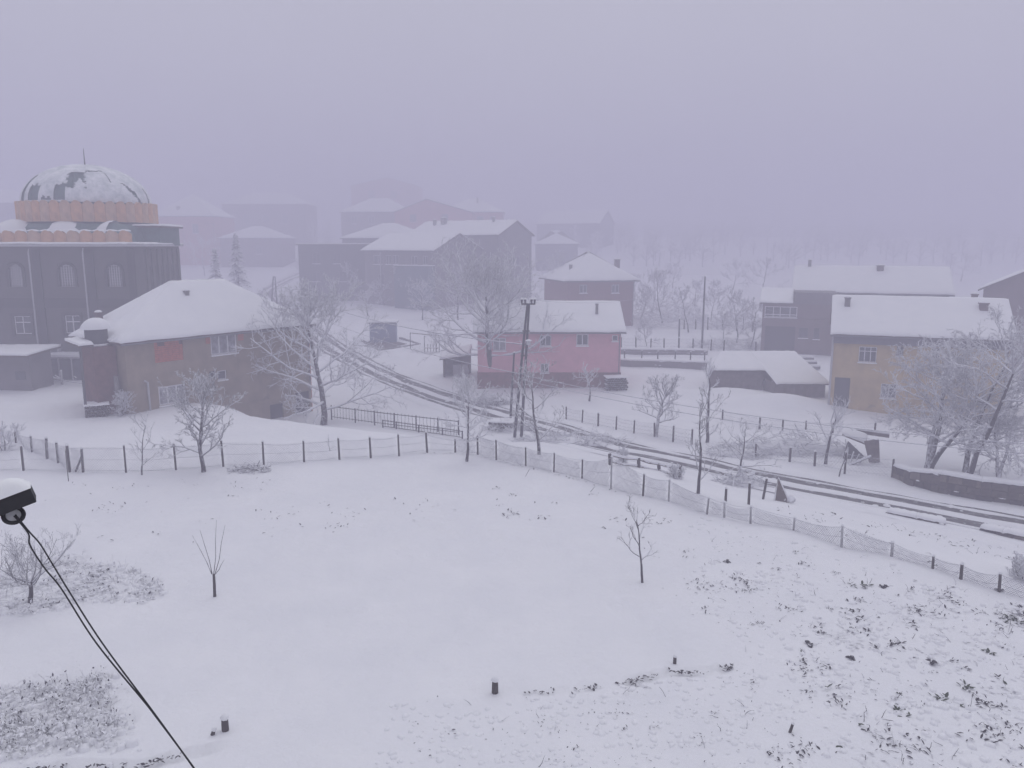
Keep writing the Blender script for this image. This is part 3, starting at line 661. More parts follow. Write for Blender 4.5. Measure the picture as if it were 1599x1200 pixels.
# orange scalloped parapet: single panels
pw = 1.13; zp0, zp1 = zc + .3, atY(100, 360, YM + .6)[2]
def scallop(w, z0, z1_, d):
    N = 10; top = [(w * (k / N - .5), z1_ - .33 + .33 * math.sin(math.pi * k / N)) for k in range(N + 1)]
    v = [(x, -d * math.sin(math.pi * (x / w + .5)), z) for x, z in top] + [(x, -d * math.sin(math.pi * (x / w + .5)), z0) for x, _ in top]; n = N + 1
    v += [(x, .18, z) for x, y, z in v[:n]] + [(x, .18, z) for x, y, z in v[n:2 * n]]
    f = []
    for k in range(N): f += [(k + n, k + n + 1, k + 1, k), (k, k + 1, k + 1 + 2 * n, k + 2 * n), (k + 1 + 3 * n, k + 3 * n, k + 2 * n, k + 1 + 2 * n)]
    f += [(0, 2 * n, 3 * n, n), (n - 1, 2 * n - 1, 4 * n - 1, 3 * n - 1)]
    return v, f
sv, sf = scallop(pw - .03, zp0, zp1, .22)
pm = [mesh_from('parapet_panel', sv, sf, M[k], None, False) for k in ('orange', 'orangel')]
pcap = MB().blob((0, .02, 0), pw * .5, .22, .16, 3, .1).mesh('panel_snow', M['roofsnow'], True)
X = pxX(214, YM + .6) - pw / 2; k = 0
while X > xl:
    o = link('parapet_panel', pm[k % 3 == 1], mq, (lx(X), ly(YM + .6), 0)); link('panel_snow', pcap, o, (0, 0, zp1 - .08)); X -= pw; k += 1
# dome and drum
cx, cyy = pxX(139, 78, 330), 78.0; RD = 86 / 1231 * 78.6; zd0 = atY(140, 320, 78)[2]; zdt = atY(140, 261, 78)[2]; RR = 95 / 1231 * 78.6
MB().tube([(lx(cx), ly(cyy), zc), (lx(cx), ly(cyy), zc + 1.6), (lx(cx), ly(cyy), zd0 - 1.9)], [RR * 1.12, RR * 1.08, RR * .98], 40).build('drum_base', M['green'], mq)
zr0, zr1 = zd0 - 1.75, zd0 + .12; NP = 40; wseg = 2 * math.pi * (RR - .1) / NP
sv, sf = scallop(wseg - .03, zr0, zr1, .16); dm = [mesh_from('drum_panel', sv, sf, M[k], None, False) for k in ('orange', 'orangel')]
for k in range(NP):
    a_ = 2 * math.pi * k / NP; link('drum_panel', dm[k % 2], mq, (lx(cx) + (RR - .12) * math.sin(a_), ly(cyy) - (RR - .12) * math.cos(a_), 0), (0, 0, a_))
MB().tube([(lx(cx), ly(cyy), zr0 - .05), (lx(cx), ly(cyy), zd0 - .15)], RR - .35, 40).build('drum_core', M['green'], mq)
def domeverts(rad, h_, nu, nv): return np.array([[[lx(cx) + rad * math.cos(2 * math.pi * i / nu) * math.cos(math.pi / 2 * j / nv), ly(cyy) + rad * math.sin(2 * math.pi * i / nu) * math.cos(math.pi / 2 * j / nv), zd0 + h_ * math.sin(math.pi / 2 * j / nv)] for i in range(nu)] for j in range(nv + 1)])
nu, nv = 288, 72; dv = domeverts(RD, zdt - zd0, nu, nv); ds = domeverts(RD + .13, zdt - zd0 + .17, nu, nv)
seam = 1 + .011 * np.exp(-(((np.arange(nu) + 6) % 12 - 6) / 1.3) ** 2); cD = np.array([lx(cx), ly(cyy), zd0]); ds = cD + (ds - cD) * seam[None, :, None]
ii = np.arange(nu * (nv + 1)).reshape(nv + 1, nu); dq = np.stack([ii[:-1], np.roll(ii, -1, 1)[:-1], np.roll(ii, -1, 1)[1:], ii[1:]], -1)
dome = link('dome', mesh_np('dome', dv.reshape(-1, 3), dq.reshape(-1, 4), M['green'], True), mq)
ribs = MB()
for k in range(24):
    i = k * 12; ribs.tube([dv[j, i] for j in range(0, nv, 9)], .165, 4)
ribs.build('dome_rib', M['green'], dome)
def bare(az, el):   # bare lead where the snow slid off; az from the camera side, positive to the right
    az -= .49; w = .012 * math.sin(el * .7) + .012 * math.sin(el * 1.9 + 1) + .01 * math.sin(az * 37)
    if -.34 + w < az < -.02 + w and 19 + 30 * w < el < 47: return not (-.20 < az + w < -.04 and el < 31 + 4 * math.sin(az * 40))
    if -1.05 < az < -.34 and el > 2: p = az / (2 * math.pi / 24); k = math.floor(p); q = p - k; return q > .08 and el < 12 + 10 * math.sin(k * 2.6) + 5 * math.sin(q * 3.1) + 2 * math.sin(az * 61)
    if .60 < az < .95: return abs(az - .92 + el * .009 + w) < .035 and el < 30
    if -.02 < az < .40: return abs(el - 50 - 6 * az + 20 * w) < 1.3
    if .34 < az < .42: return 30 < el < 47
    if -1.3 < az < -1.18 and el < 42: return True
    return 1.15 < az + w < 1.22 and el < 25
keep = []
for j in range(nv):
    for i in range(nu):
        az = (2 * math.pi * (i + .5) / nu + math.pi / 2 + math.pi) % (2 * math.pi) - math.pi
        if not bare(az, 90 * (j + .5) / nv): keep.append((j, i))
link('dome_snow', mesh_np('dome_snow', ds.reshape(-1, 3), np.array([dq[j, i] for j, i in keep]), M['domesnow'], True), dome)
MB().tube([(lx(cx), ly(cyy), zdt - .1), (lx(cx), ly(cyy), zdt + .5), (lx(cx), ly(cyy), zdt + 1.7)], [.09, .06, .025], 8).build('finial', M['greyd'], dome)
for px, rad in ((25, 2.0), (107, 2.15), (178, 1.7)):
    X = pxX(px, 73, 350); z0_ = zc + .1; hh = atY(px, 344 if px != 178 else 346, 73)[2] - z0_
    o = MB().blob((lx(X), ly(73), z0_), rad, rad, hh - .12, 1, 0, 24, 8).build('small_dome', M['green'], mq, True)
    s_ = MB().blob((lx(X), ly(73), z0_), rad + .22, rad + .22, hh + .08, 1, 0, 24, 8)
    if px == 178: s_.f = [f for f in s_.f if sum(s_.v[i][0] for i in f) / len(f) < lx(X) + .1]
    s_.build('dome_snow', M['roofsnow'], o, True)
tx0, tx1 = pxX(226, 76), pxX(266, 76); zt0 = atY(240, 356, 76)[2]
MB().box(lx(tx0) - .9, lx(tx1) - .3, ly(75.5), ly(80), zc, zt0).build('corner_turret', M['green'], mq)
MB().box(lx(tx0) - 1.3, lx(tx1), ly(75.2), ly(80.3), zt0 + .003, zt0 + .15).build('turret_slab', M['roof'], mq); sb = MB()
snow_patch(sb, (lx(tx0) - 1.3, ly(75.2), zt0 + .155), (lx(tx1), ly(75.2), zt0 + .155), (lx(tx1), ly(80.3), zt0 + .155), (lx(tx0) - 1.3, ly(80.3), zt0 + .155), .18, 31, 10, 6); sb.build('turret_snow', M['roofsnow'], mq, True)
# basement strip window, canopy hut, air conditioner
a_, b_ = atY(88, 582, YM - .5), atY(146, 560, YM - .5)
t = thing('glazed_lobby', 'low glazed lobby at the foot of mosque wall behind the beige house', 'lobby', (a_[0], YM - 2, 0)); Lq = b_[0] - a_[0]
mb = MB(); hz_ = 1.9
for k in range(4): mb.box(Lq * k / 3 - .06, Lq * k / 3 + .06, 0, .1, -.5, hz_)
mb.box(-.06, Lq + .06, .002, .098, hz_ + .002, hz_ + .14).build('frame', M['metal'], t); MB().box(0, Lq, .04, 1.9, -.5, hz_ - .003).build('glazing', M['glass'], t); MB().box(-.1, Lq + .1, -.1, 1.9, hz_ + .145, hz_ + .35).build('roof_snow', M['roofsnow'], t)
a_ = atY(85, 547, YM - .3); t = thing('air_conditioner', 'white air conditioner box on the mosque wall above the fence', 'air conditioner', (a_[0], YM - .3, a_[2]))
MB().box(-.5, .5, -.25, .2, -.4, .4).build('casing', M['metal'], t); MB().tube([(.1, -.27, 0), (.1, -.252, 0)], .3, 20).build('fan_grille', M['greyd'], t); MB().box(-.52, .52, -.27, .2, .403, .52).build('snow_cap', M['roofsnow'], t)
a_, b_ = atY(-45, 560, 62), atY(45, 560, 62)
t = thing('canopy_hut', 'small grey hut under a snowy slanted canopy at left edge before the mosque', 'hut', (a_[0], 62, 0)); Lq = b_[0] - a_[0]; e1 = atY(30, 556, 61)[2]
MB().box(0, Lq, 0, 3, -.5, e1).build('wall', M['grey'], t); MB().box(Lq - 1.2, Lq - .4, -.03, .01, .9, 1.6).build('window', M['glass'], t)
q = [(-.3, -1, e1), (Lq + .5, -1, e1), (Lq + .6, 3.5, e1 + .15), (-.3, 3.5, e1 + .15)]; r = MB().slab(q, .12).build('roof', M['roof'], t); sb = MB(); snow_patch(sb, *[(x, y, z + .004) for x, y, z in q], .2, 41, 12, 6); sb.build('snow_cover', M['roofsnow'], r, True)

# --- grey village houses in the centre
def px_house(name, label, px0, px1, pyeave, Y, ang, D, rise, m, kind='gable', wins=(), seed=0, py=400, L=None, chims=(), over=.5, group=None):
    a_ = atY(px0, py, Y); c, s = math.cos(R(ang)), math.sin(R(ang))
    if L is None:
        rr = ray(px1, py); k = rr[0] / rr[1]; L = (k * a_[1] - a_[0]) / (c - k * s)
    zg_ = min(z1(a_[0], a_[1]), z1(a_[0] + L * c, a_[1] + L * s)); h = House(name, label, 'house', a_, ang, float(L), D, zg_, atY((px0 + px1) / 2, pyeave, Y)[2], group)
    for w in wins:
        side = w[4] if len(w) > 4 else 'front'; h.window(side, h.rect(side, *w[:4]), (.5,), (), 'glass', 'metal' if len(w) < 6 else w[5], bar=.1)
    h.walls(m, rise, kind == 'gable'); h.roof(rise, kind, over, .16, .2, seed=seed)
    for (px, yy, w_, hh) in chims: h.chimney(h.px_u(px, 380), yy, w_, hh, rise)
    return h
h = px_house('grey_house', 'grey house in the centre with blue green lower block and snow roof', 569, 677, 391, 150, -33, 14.5, 2.9, 'grey', 'gable', [(583, 399, 597, 413), (602, 399, 611, 413), (613, 399, 622, 413), (642, 400, 652, 414), (660, 400, 668, 414), (590, 428, 600, 445)], 51, chims=())
u0, u1 = h.px_u(627, 440), h.px_u(676, 440); zt_ = h.wall_uz('front', 650, 415)[1]
MB().box(u0, u1 + .5, -2.0, -.01, -1.4, zt_).build('lower_block', M['bluegrey'], h.o); MB().box(u0 - .1, u1 + .6, -2.1, -.01, zt_ + .003, zt_ + .12).build('block_snow', M['roofsnow'], h.o)
MB().box(h.px_u(596, 440) - .1, h.px_u(596, 440) + .1, -.25, -.02, -2, h.e - .4).build('corner_post', M['metal'], h.o)
h = px_house('grey_house', 'long grey house with gable end just behind the walnut tree', 640, 778, 368, 163, -33, 12, 2.6, 'grey', 'gable', [(800, 400, 812, 415, 'right'), (735, 385, 745, 398)], 52, chims=[(660, 4, .5, 1.1), (672, 4.5, .9, 1.3), (748, 5, .4, 1.0)])
px_house('grey_house', 'grey house behind and left of the blue green block, half hidden by its roof', 536, 655, 372, 186, -8, 15, 3.2, 'greyd', 'hip', [(545, 385, 556, 396)], 53, chims=[(648, 5, .5, 1.0)])
a_ = atY(466, 400, 155); b_ = atY(572, 400, 155)
h = House('flat_roofed_house', 'dark flat roofed house left of the grey centre house', 'house', a_, 0, b_[0] - a_[0], 10, z1(-34, 155), atY(500, 383, 155)[2])
for px in ((488, 395, 500, 412), (520, 395, 532, 412), (488, 425, 500, 440), (530, 424, 541, 440)): h.window('front', h.rect('front', *px), (.5,), (), 'glass', 'grey', bar=.1)
h.walls('greyd'); MB().box(-.4, h.L + .4, -.4, 10.4, h.e + .003, h.e + .2).build('roof_slab', M['concrete'], h.o); MB().box(-.35, h.L + .35, -.35, 10.3, h.e + .203, h.e + .4).build('snow_cover', M['roofsnow'], h.o)
# rose coloured houses up the hill
def gable_front(name, label, px0, px1, pyeave, pytop, Y, D, m, seed, wins=(), pxtop=None):
    a_ = atY(px0, 380, Y); b_ = atY(px1, 380, Y); L = b_[0] - a_[0]
    h = House(name, label, 'house', a_, 0, L, D, z1(a_[0], Y), atY((px0 + px1) / 2, pyeave, Y)[2]); xt = L / 2 if pxtop is None else atY(pxtop, 380, Y)[0] - a_[0]
    for w in wins: h.window('front', h.rect('front', *w), (.5,), (), 'glass', 'grey', bar=.1)
    h.walls(m); zt_ = atY((px0 + px1) / 2, pytop, Y)[2] - h.zg
    for y_ in (0, D): MB().add([(0, y_, h.e), (L, y_, h.e), (xt, y_, zt_)], [(0, 1, 2)]).build('gable', M[m], h.o)
    rb, sb = MB(), MB()
    for sx in (-.5, L + .5):
        q = [(sx, -.5, h.e - .15), (sx, D + .5, h.e - .15), (xt, D + .5, zt_ + .08), (xt, -.5, zt_ + .08)]
        rb.slab([(x, y, z + .16) for x, y, z in q], .16); snow_patch(sb, *[(x, y, z + .165) for x, y, z in q], .18, seed)
    r = rb.build('roof', M['roof'], h.o); sb.build('snow_cover', M['roofsnow'], r, True); return h
gable_front('rose_house', 'rose coloured gable fronted house above the grey centre roofs', 617, 737, 332, 312, 248, 17, 'rose', 61, [(640, 335, 650, 347), (690, 335, 700, 347)], 667)
px_house('rose_house', 'rose house with a low snow roof right of the gable fronted one', 690, 786, 331, 262, 0, 17, 4.2, 'rose', 'hip', [(745, 338, 755, 349), (765, 338, 774, 349)], 62, py=380, chims=[(689, 5, .6, 1.6), (745, 5.5, .6, 1.8)])
px_house('rose_house', 'pale roofed house left of the rose gable, mostly lost in fog', 534, 642, 331, 264, 0, 17, 4.4, 'brown', 'hip', [(548, 338, 558, 350), (575, 338, 585, 350)], 63, py=380)
gable_front('hilltop_house', 'faint tall reddish house highest on the foggy hill', 551, 655, 291, 278, 370, 18, 'rose', 64, [(575, 298, 585, 310), (610, 298, 620, 310)], 606)
px_house('foggy_house', 'faint house with pale roof just right of the mosque dome', 240, 336, 337, 245, 0, 18, 6.4, 'rose', 'hip', [(258, 350, 268, 365), (300, 350, 310, 365)], 65, py=380, chims=[(277, 2.5, .9, .8)])
px_house('foggy_house', 'faint broad house with pale roof above the far road', 350, 478, 319, 310, 0, 19, 4.4, 'brown', 'hip', [(380, 335, 390, 350), (410, 335, 420, 350), (440, 335, 450, 350)], 66, py=380)
px_house('foggy_house', 'faint lower house beside the far road below the broad one', 345, 440, 372, 240, 0, 15, 3.3, 'brown', 'hip', [(365, 385, 374, 397), (400, 385, 409, 397)], 67, py=400)
px_house('foggy_house', 'faint pale roofed house behind the mosque at the left edge', -60, 44, 317, 250, 0, 18, 4.2, 'grey', 'hip', [(10, 330, 20, 345)], 68, py=380)
px_house('foggy_house', 'faint long house with gable on the right half of the foggy hill', 838, 935, 350, 310, -25, 18, 4.8, 'greyd', 'gable', [(850, 360, 860, 372)], 69, py=380)
px_house('foggy_house', 'faint small roof between the grey centre house and the red hip roofed house', 838, 902, 381, 230, 0, 15, 3.5, 'greyd', 'hip', [(870, 390, 879, 402)], 70, py=400)
h = px_house('brick_house', 'red brick house with pyramid snow roof behind the pink house', 884, 990, 436, 118, 14, 11.5, 3.7, 'brickred', 'hip', [(905, 445, 917, 458), (955, 445, 967, 458)], 71, py=440, over=.7)
h.chimney(10.6, 6.6, .7, 2.3, 3.7, 'brown'); h.chimney(1.6, 2.8, .4, .7, 3.7)
px_house('low_farm_building', 'faint low building with pale roof beyond the utility pole field', 1055, 1132, 437, 215, 0, 12, 2.5, 'brown', 'gable', (), 72, py=440)
# blue kiosk, bus shelter frame, small lean-to
g0 = G(578, 536); g1_ = G(618, 536)
MB().slab([(g0[0] - 1.4, g0[1] - 2.2, 0), (g1_[0] + 3.4, g0[1] - 2.2, 0), (g1_[0] + 2.4, g0[1] + 2.6, 0), (g0[0] - 1.2, g0[1] + 2.6, 0)], .3)
zk = g0[2] + .05; Lk = g1_[0] - g0[0]; hk = 30 * px_size(g0)
t = thing('blue_kiosk', 'small blue grey metal kiosk under a snow roof across the road', 'kiosk', (g0[0], g0[1], zk), R(4))
MB().box(0, Lk, 0, 2.6, -.6, hk).build('wall', M['blue'], t); MB().box(Lk * .55, Lk * .55 + .8, -.03, -.003, 0, hk * .8).build('door', M['blue'], t)
for k in range(7): link('wall_batten', MB().box(Lk * k / 6 - .02, Lk * k / 6 + .02, -.025, -.002, 0, hk - .02).mesh('wall_batten', M['blue']), t)
MB().box(-.2, Lk + .2, -.25, 2.8, hk + .003, hk + .1).build('roof', M['greyd'], t); sb = MB(); q = [(-.2, -.25, hk + .105), (Lk + .2, -.25, hk + .105), (Lk + .2, 2.8, hk + .105), (-.2, 2.8, hk + .105)]; snow_patch(sb, *q, .22, 73, 10, 6); sb.build('snow_cover', M['roofsnow'], t, True)
t = thing('kerb_frame', 'dark wet kerb around the blue kiosk platform', 'kerb', (g0[0], g0[1], g0[2]))
kb = MB(); c_ = [G(565, 533), G(592, 548), G(655, 539), G(625, 529)]
for i in range(3):
    kb.beam(c_[i] - g0 + (0, 0, .08), c_[i + 1] - g0 + (0, 0, .08), .35, .22)
kb.build('kerb', M['concrete'], t)
t = thing('plank_platform', 'dark bare patch of platform in front of the blue kiosk', 'platform', tuple(g0))
pts = [G(570, 541), G(600, 545), G(636, 538), G(618, 534), G(576, 534)]
MB().slab([tuple(p - g0 + (0, 0, .06)) for p in pts], .2).build('deck', M['stone'], t)
g0 = G(641, 546); t = thing('shelter_frame', 'open metal shelter frame with bench and sloping snowy bar near the kiosk', 'shelter', tuple(g0)); c_ = [G(641, 546), G(663, 551), G(681, 551), G(686, 551)]
for p in c_: MB().tube([p - g0 - (0, 0, .3), p - g0 + (0, 0, 2.1)], .05, 6).build('post', M['iron'], t)
MB().beam(c_[0] - g0 + (0, 0, 2.1), c_[3] - g0 + (0, 0, 2.1), .12, .1).build('top_bar', M['wood'], t); MB().beam(c_[1] - g0 + (0, 0, .6), c_[3] - g0 + (0, 0, .6), .5, .08).build('bench', M['wood'], t)
for k in range(6):
    p = c_[1] + (c_[3] - c_[1]) * k / 5 - g0; link('slat', MB().box(p[0] - .03, p[0] + .03, p[1] + .2, p[1] + .24, 0, .95).mesh('slat', M['iron']), t)
g0 = G(692, 590); t = thing('lean_to', 'small open lean-to with slanted snow roof at left of pink house', 'lean-to', tuple(g0)); s_ = px_size(g0); Lq = 42 * s_; e1 = 30 * s_
MB().box(.1, Lq, 2.2, 2.3, -.5, e1 + .6).box(0, .12, 0, 2.19, -.5, e1).build('wall', M['plank'], t); MB().tube([(.1, 0, -.4), (.1, 0, e1)], .08, 6).build('post', M['wood'], t); MB().tube([(Lq * .7, 0, -.4), (Lq * .7, 0, e1 + .3)], .08, 6).build('post', M['wood'], t)
MB().box(1.0, 2.6, .5, 1.9, -.3, 1.3).build('tank', M['metal'], t)
q = [(-.3, -.5, e1), (Lq, -.5, e1 + .4), (Lq + .1, 2.5, e1 + 1.0), (-.3, 2.5, e1 + .6)]; MB().slab(q, .1).build('roof', M['roof'], t); sb = MB(); snow_patch(sb, *[(x, y, z + .004) for x, y, z in q], .2, 74, 10, 6); sb.build('snow_cover', M['roofsnow'], t, True)

# ------------------------------------------------------------------ poles and wires
def top_at(base, u, v):      # point straight above (or beside) base, at the base's distance, seen at photo pixel u, v
    return atY(u, v, base[1])
def pole(name, label, base, tops, rad=.13, arm=None, m='iron', twin=0, cat='utility pole'):
    base = np.array(base, float); t = thing(name, label, cat, tuple(base)); tp = top_at(base, *tops) - base
    for dx in ([0] if not twin else [-twin, twin]):
        MB().tube([(dx * 1.6, 0, -.5), tp * .5 + np.array([dx, 0, 0]), tp + np.array([dx * .4, 0, 0])], [rad, rad * .85, rad * .65], 8).build('pole', M[m], t, True)
    if arm:
        MB().beam(tp + (-arm, 0, -.05), tp + (arm, .2, -.05), .12, .12).build('crossarm', M['post'], t)
        for k in (-1, -.5, .5, 1):
            i = MB().tube([tp + (k * arm * .92, .02 * k, -.02), tp + (k * arm * .92, .02 * k, .28)], [.05, .09], 8).build('insulator', M['iron'], t)
            MB().blob(tuple(tp + (k * arm * .92, .02 * k, .28)), .13, .13, .12, 2, .1, 8, 4).build('snow_cap', M['roofsnow'], i, True)
    MB().blob(tuple(tp), rad * .9, rad * .9, rad, 2, .1, 8, 4).build('snow_cap', M['roofsnow'], t, True)
    return t, base + tp
B1 = G(808, 684)
p1, T1 = pole('utility_pole', 'tall dark twin legged utility pole with insulator arm by the pink house', B1, (825, 474), .115, .5, twin=.16)
tp = T1 - B1
for f in (.22, .45, .62, .8):
    MB().beam(tp * f + (-.26, 0, 0), tp * f + (.26, 0, 0), .08, .12).build('cross_brace', M['post'], p1)
MB().box(.1, .42, -.3, -.14, 0, .28).build('junction_box', M['metal'], p1, loc=tuple(tp * .70)); MB().blob((.26, -.22, .28), .22, .13, .12, 3).build('snow_cap', M['roofsnow'], p1, True, loc=tuple(tp * .70))
B2 = G(796, 668); p2, T2 = pole('wooden_pole', 'short dark pole with snow knob just left of the tall utility pole', B2, (803, 551), .10)
B3 = G(1096, 546); p3, T3 = pole('utility_pole', 'thin distant utility pole alone in the white field', B3, (1101, 432), .14)
B5 = G(1060, 545); pole('wooden_pole', 'short field pole left of the thin distant utility pole', B5, (1061, 498), .13)
B4 = atY(428, 474, 140); B4[2] = z1(B4[0], B4[1]); p4, T4 = pole('utility_pole', 'twin utility pole beside the far road behind the beige roof', B4, (428, 432), .16, twin=.35)
def wire(pts, sag, label, rad=.022, m='wire', group='overhead wires', n=24):
    P = []
    for a, b in zip(pts[:-1], pts[1:]):
        a, b = np.array(a), np.array(b)
        for k in range(n): t = k / n; P.append(a + (b - a) * t - np.array([0, 0, sag * 4 * t * (1 - t)]))
    P.append(np.array(pts[-1])); T = Tubes(); T.add(P, [rad] * len(P), 5)
    o = link('overhead_wire', T.mesh('overhead_wire', M[m])); return tag(o, label, 'wire', group)
f53 = B1 + tp * .70
wire([T4 + (0, 0, -1.0), f53], 1.6, 'snow laden thick wire from the far pole to upper half of tall utility pole', .045)
wire([T4 + (0, 0, -3.0), B1 + tp * .48], 1.5, 'thin lower wire from the far pole to middle of the tall utility pole', .028)
for k, (v0, v1, lab) in enumerate(((583, 706, 'upper of the two sagging wires crossing the right side garden'), (590, 720, 'lower of the two sagging wires crossing the right side garden'))):
    a = B1 + tp * (.475 - .035 * k); b = atY(1640, v1 + 3, 41.0); e = b + (b - a) * .18 + np.array([0, 0, 1.1]); wire([a, e], .9 + .1 * k, lab, .024)
wire([T3 + (0, 0, -.2), atY(1212, 487, 96.0)], .5, 'faint wire from the distant pole to the sunroom wing', .014)
wire([T1 + (.6, 0, .2), T3 + (0, 0, -.1)], 1.2, 'faint wire from tall pole top to the distant pole', .012)

# ------------------------------------------------------------------ trees
def rot_about(v, axis, a):
    axis = axis / np.linalg.norm(axis); return v * math.cos(a) + np.cross(axis, v) * math.sin(a) + axis * np.dot(axis, v) * (1 - math.cos(a))
def branch(rng, p, d, ln, n, up, wob):
    P = [np.array(p, float)]; d = np.array(d, float)
    for _ in range(n - 1):
        d = d + rng.normal(size=3) * wob + np.array([0, 0, up]); d = d / np.linalg.norm(d); P.append(P[-1] + d * ln / (n - 1))
    return P, d
def bare_tree(name, label, base, H, width, seed, trunk=.3, limbs=6, lv=(6, 5, 4), up=.08, ang=50, rt=None, rtw=.012, m='twig', tm='bark', lean=(0, 0), leader=True, wob=.16, group='bare snowy trees', stems=1, cat='tree', whip=False, limb_el=(20, 60)):
    rng = np.random.RandomState(seed); base = np.array(base, float); t = thing(name, label, cat, tuple(base), 0, group); rt = rt or H * .018
    crown = Tubes()
    for st in range(stems):
        a0 = rng.uniform(0, 6.28) if stems > 1 else 0
        off = np.array([math.cos(a0), math.sin(a0), 0]) * (rt * 1.6 if stems > 1 else 0)
        d0 = np.array([lean[0] + (math.cos(a0) * .32 if stems > 1 else 0), lean[1] + (math.sin(a0) * .32 if stems > 1 else 0), 1.0]); d0 /= np.linalg.norm(d0)
        th = H * (.8 if leader else trunk); n = 9
        P, _ = branch(rng, off - np.array([0, 0, .25]), d0, th, n, .03, wob * .55)
        rr = rt * (1 if stems == 1 else .75); tr = [rr * (1.15 if i == 0 else 1) * (1 - (.72 if leader else .35) * i / (n - 1)) for i in range(n)]
        T = Tubes(); T.add(P, tr, 8); link('trunk', T.mesh('trunk', M[tm]), t)
        queue = []
        for k in range(limbs):
            f = trunk * (.9 if leader else .8) + (1 - trunk) * (k + rng.uniform(0, .8)) / limbs if leader else rng.uniform(.82, 1.0)
            f = min(f / (.8 if leader else 1), .99) if leader else f
            q = f * (n - 1); i = min(int(q), n - 2); p = P[i] + (P[i + 1] - P[i]) * (q - i)
            az = k * 2.4 + rng.uniform(-.5, .5) + a0; fr = (f * (.8 if leader else 1) - trunk) / max(1 - trunk, .1) if leader else rng.uniform(0, 1)
            el = R(limb_el[0] + (limb_el[1] - limb_el[0]) * min(1, max(0, fr)) + rng.uniform(-8, 8))
            d = np.array([math.cos(az) * math.cos(el), math.sin(az) * math.cos(el), math.sin(el)])
            ln = width * .5 * (1.12 - .45 * fr) * rng.uniform(.85, 1.15) / max(.55, math.cos(el))
            ln = min(ln, H * .62, max(.12 * H, 1.02 * (H - p[2]) / max(math.sin(el + .2), .3))); queue.append((p, d, ln, rr * .48 * (1 - .4 * fr), 0))
        if leader: queue.append((P[-1], P[-1] - P[-2], H * .22, tr[-1], 1))
        while queue:
            p, d, ln, r0, l = queue.pop()
            npt = (8, 6, 5, 4, 4)[min(l, 4)]; r1 = max(rtw * .55, r0 * .3)
            B, de = branch(rng, p, d / np.linalg.norm(d), ln, npt, up * (1 if l < 3 else .6), wob * (1 + .25 * l))
            r0 = max(r0, rtw); crown.add(B, list(np.linspace(r0, r1, npt)), 5 if l == 0 else (4 if l == 1 else 3))
            if l < len(lv):
                c = lv[l]
                for j in range(c):
                    f = .22 + .76 * (j + rng.uniform(0, .9)) / c; q = f * (npt - 1); i = min(int(q), npt - 2); pp = B[i] + (B[i + 1] - B[i]) * (q - i)
                    tt = B[i + 1] - B[i]; tt /= np.linalg.norm(tt); ax = np.cross(tt, rng.normal(size=3)); ax /= max(np.linalg.norm(ax), 1e-6)
                    dd = rot_about(tt, ax, R(ang * rng.uniform(.65, 1.2))); queue.append((pp, dd, ln * rng.uniform(.34, .62) * (1.12 - .5 * f), (r0 + (r1 - r0) * f) * .62, l + 1))
    link('crown', crown.mesh('crown', M[m]), t); return t
def tree_px(name, label, b, top, w, seed, **k):
    base = G(*b); s = px_size(base); H = (b[1] - top) * s * 1.0; return bare_tree(name, label, base, H, w * s, seed, **k)
tree_px('fruit_tree', 'wide spreading snow laden tree in front of the right end of beige house', (505, 662), 460, 225, 11, trunk=.14, limbs=24, lv=(7, 6, 4), up=.05, ang=48, rt=.26, rtw=.022, m='rime', limb_el=(4, 66), wob=.13)
tree_px('fruit_tree', 'bushy vase shaped snowy tree on the slope left of the beige house windows', (318, 738), 588, 105, 12, trunk=.24, limbs=20, lv=(6, 5, 4), up=.07, ang=42, rt=.13, rtw=.014, limb_el=(25, 66))
tree_px('sapling', 'thin forked sapling behind the left wire fence', (222, 745), 645, 52, 13, trunk=.2, limbs=8, lv=(4, 3), up=.10, ang=40, rt=.05, rtw=.010, limb_el=(30, 60))
tree_px('fruit_tree', 'small snowy tree at the corner of wire fence, before the iron railing', (728, 719), 588, 92, 14, trunk=.32, limbs=16, lv=(6, 4, 3), up=.10, ang=42, rt=.085, rtw=.014, m='rime', limb_el=(12, 66))
tree_px('fruit_tree', 'open branched bare tree right of the tall utility pole foot', (842, 710), 570, 105, 15, trunk=.22, limbs=12, lv=(5, 4, 2), up=.08, ang=44, rt=.10, rtw=.014, limb_el=(18, 62))
bw = G(765, 604); sw = px_size(bw)
bare_tree('walnut_tree', 'huge frosted walnut tree rising before the left end of pink house', bw, 192 * sw, 230 * sw, 16, trunk=.30, limbs=24, lv=(8, 6, 4), up=.07, ang=45, rt=.34, rtw=.024, m='rime', limb_el=(5, 68), wob=.14)
tree_px('young_tree', 'little bushy tree in front of the pink house brick base', (920, 628), 572, 46, 17, trunk=.42, limbs=9, lv=(5, 3), up=.06, ang=46, rt=.10, rtw=.018, m='rime', limb_el=(15, 60))
tree_px('fruit_tree', 'round crowned bare tree behind the wire fence across the road', (1024, 682), 592, 70, 18, trunk=.33, limbs=14, lv=(6, 4, 3), up=.06, ang=44, rt=.15, rtw=.015, lean=(.10, 0), limb_el=(14, 60))
tree_px('fruit_tree', 'tall thin forked tree on the near bank of the road, right of centre', (1090, 771), 608, 75, 19, trunk=.18, limbs=8, lv=(4, 3, 2), up=.16, ang=34, rt=.085, rtw=.012, limb_el=(32, 72), leader=True)
tree_px('fruit_tree', 'snowy twig covered narrow tree left of the plank shed', (1104, 692), 548, 36, 20, trunk=.12, limbs=14, lv=(5, 3), up=.10, ang=38, rt=.13, rtw=.016, m='rime', limb_el=(25, 60))
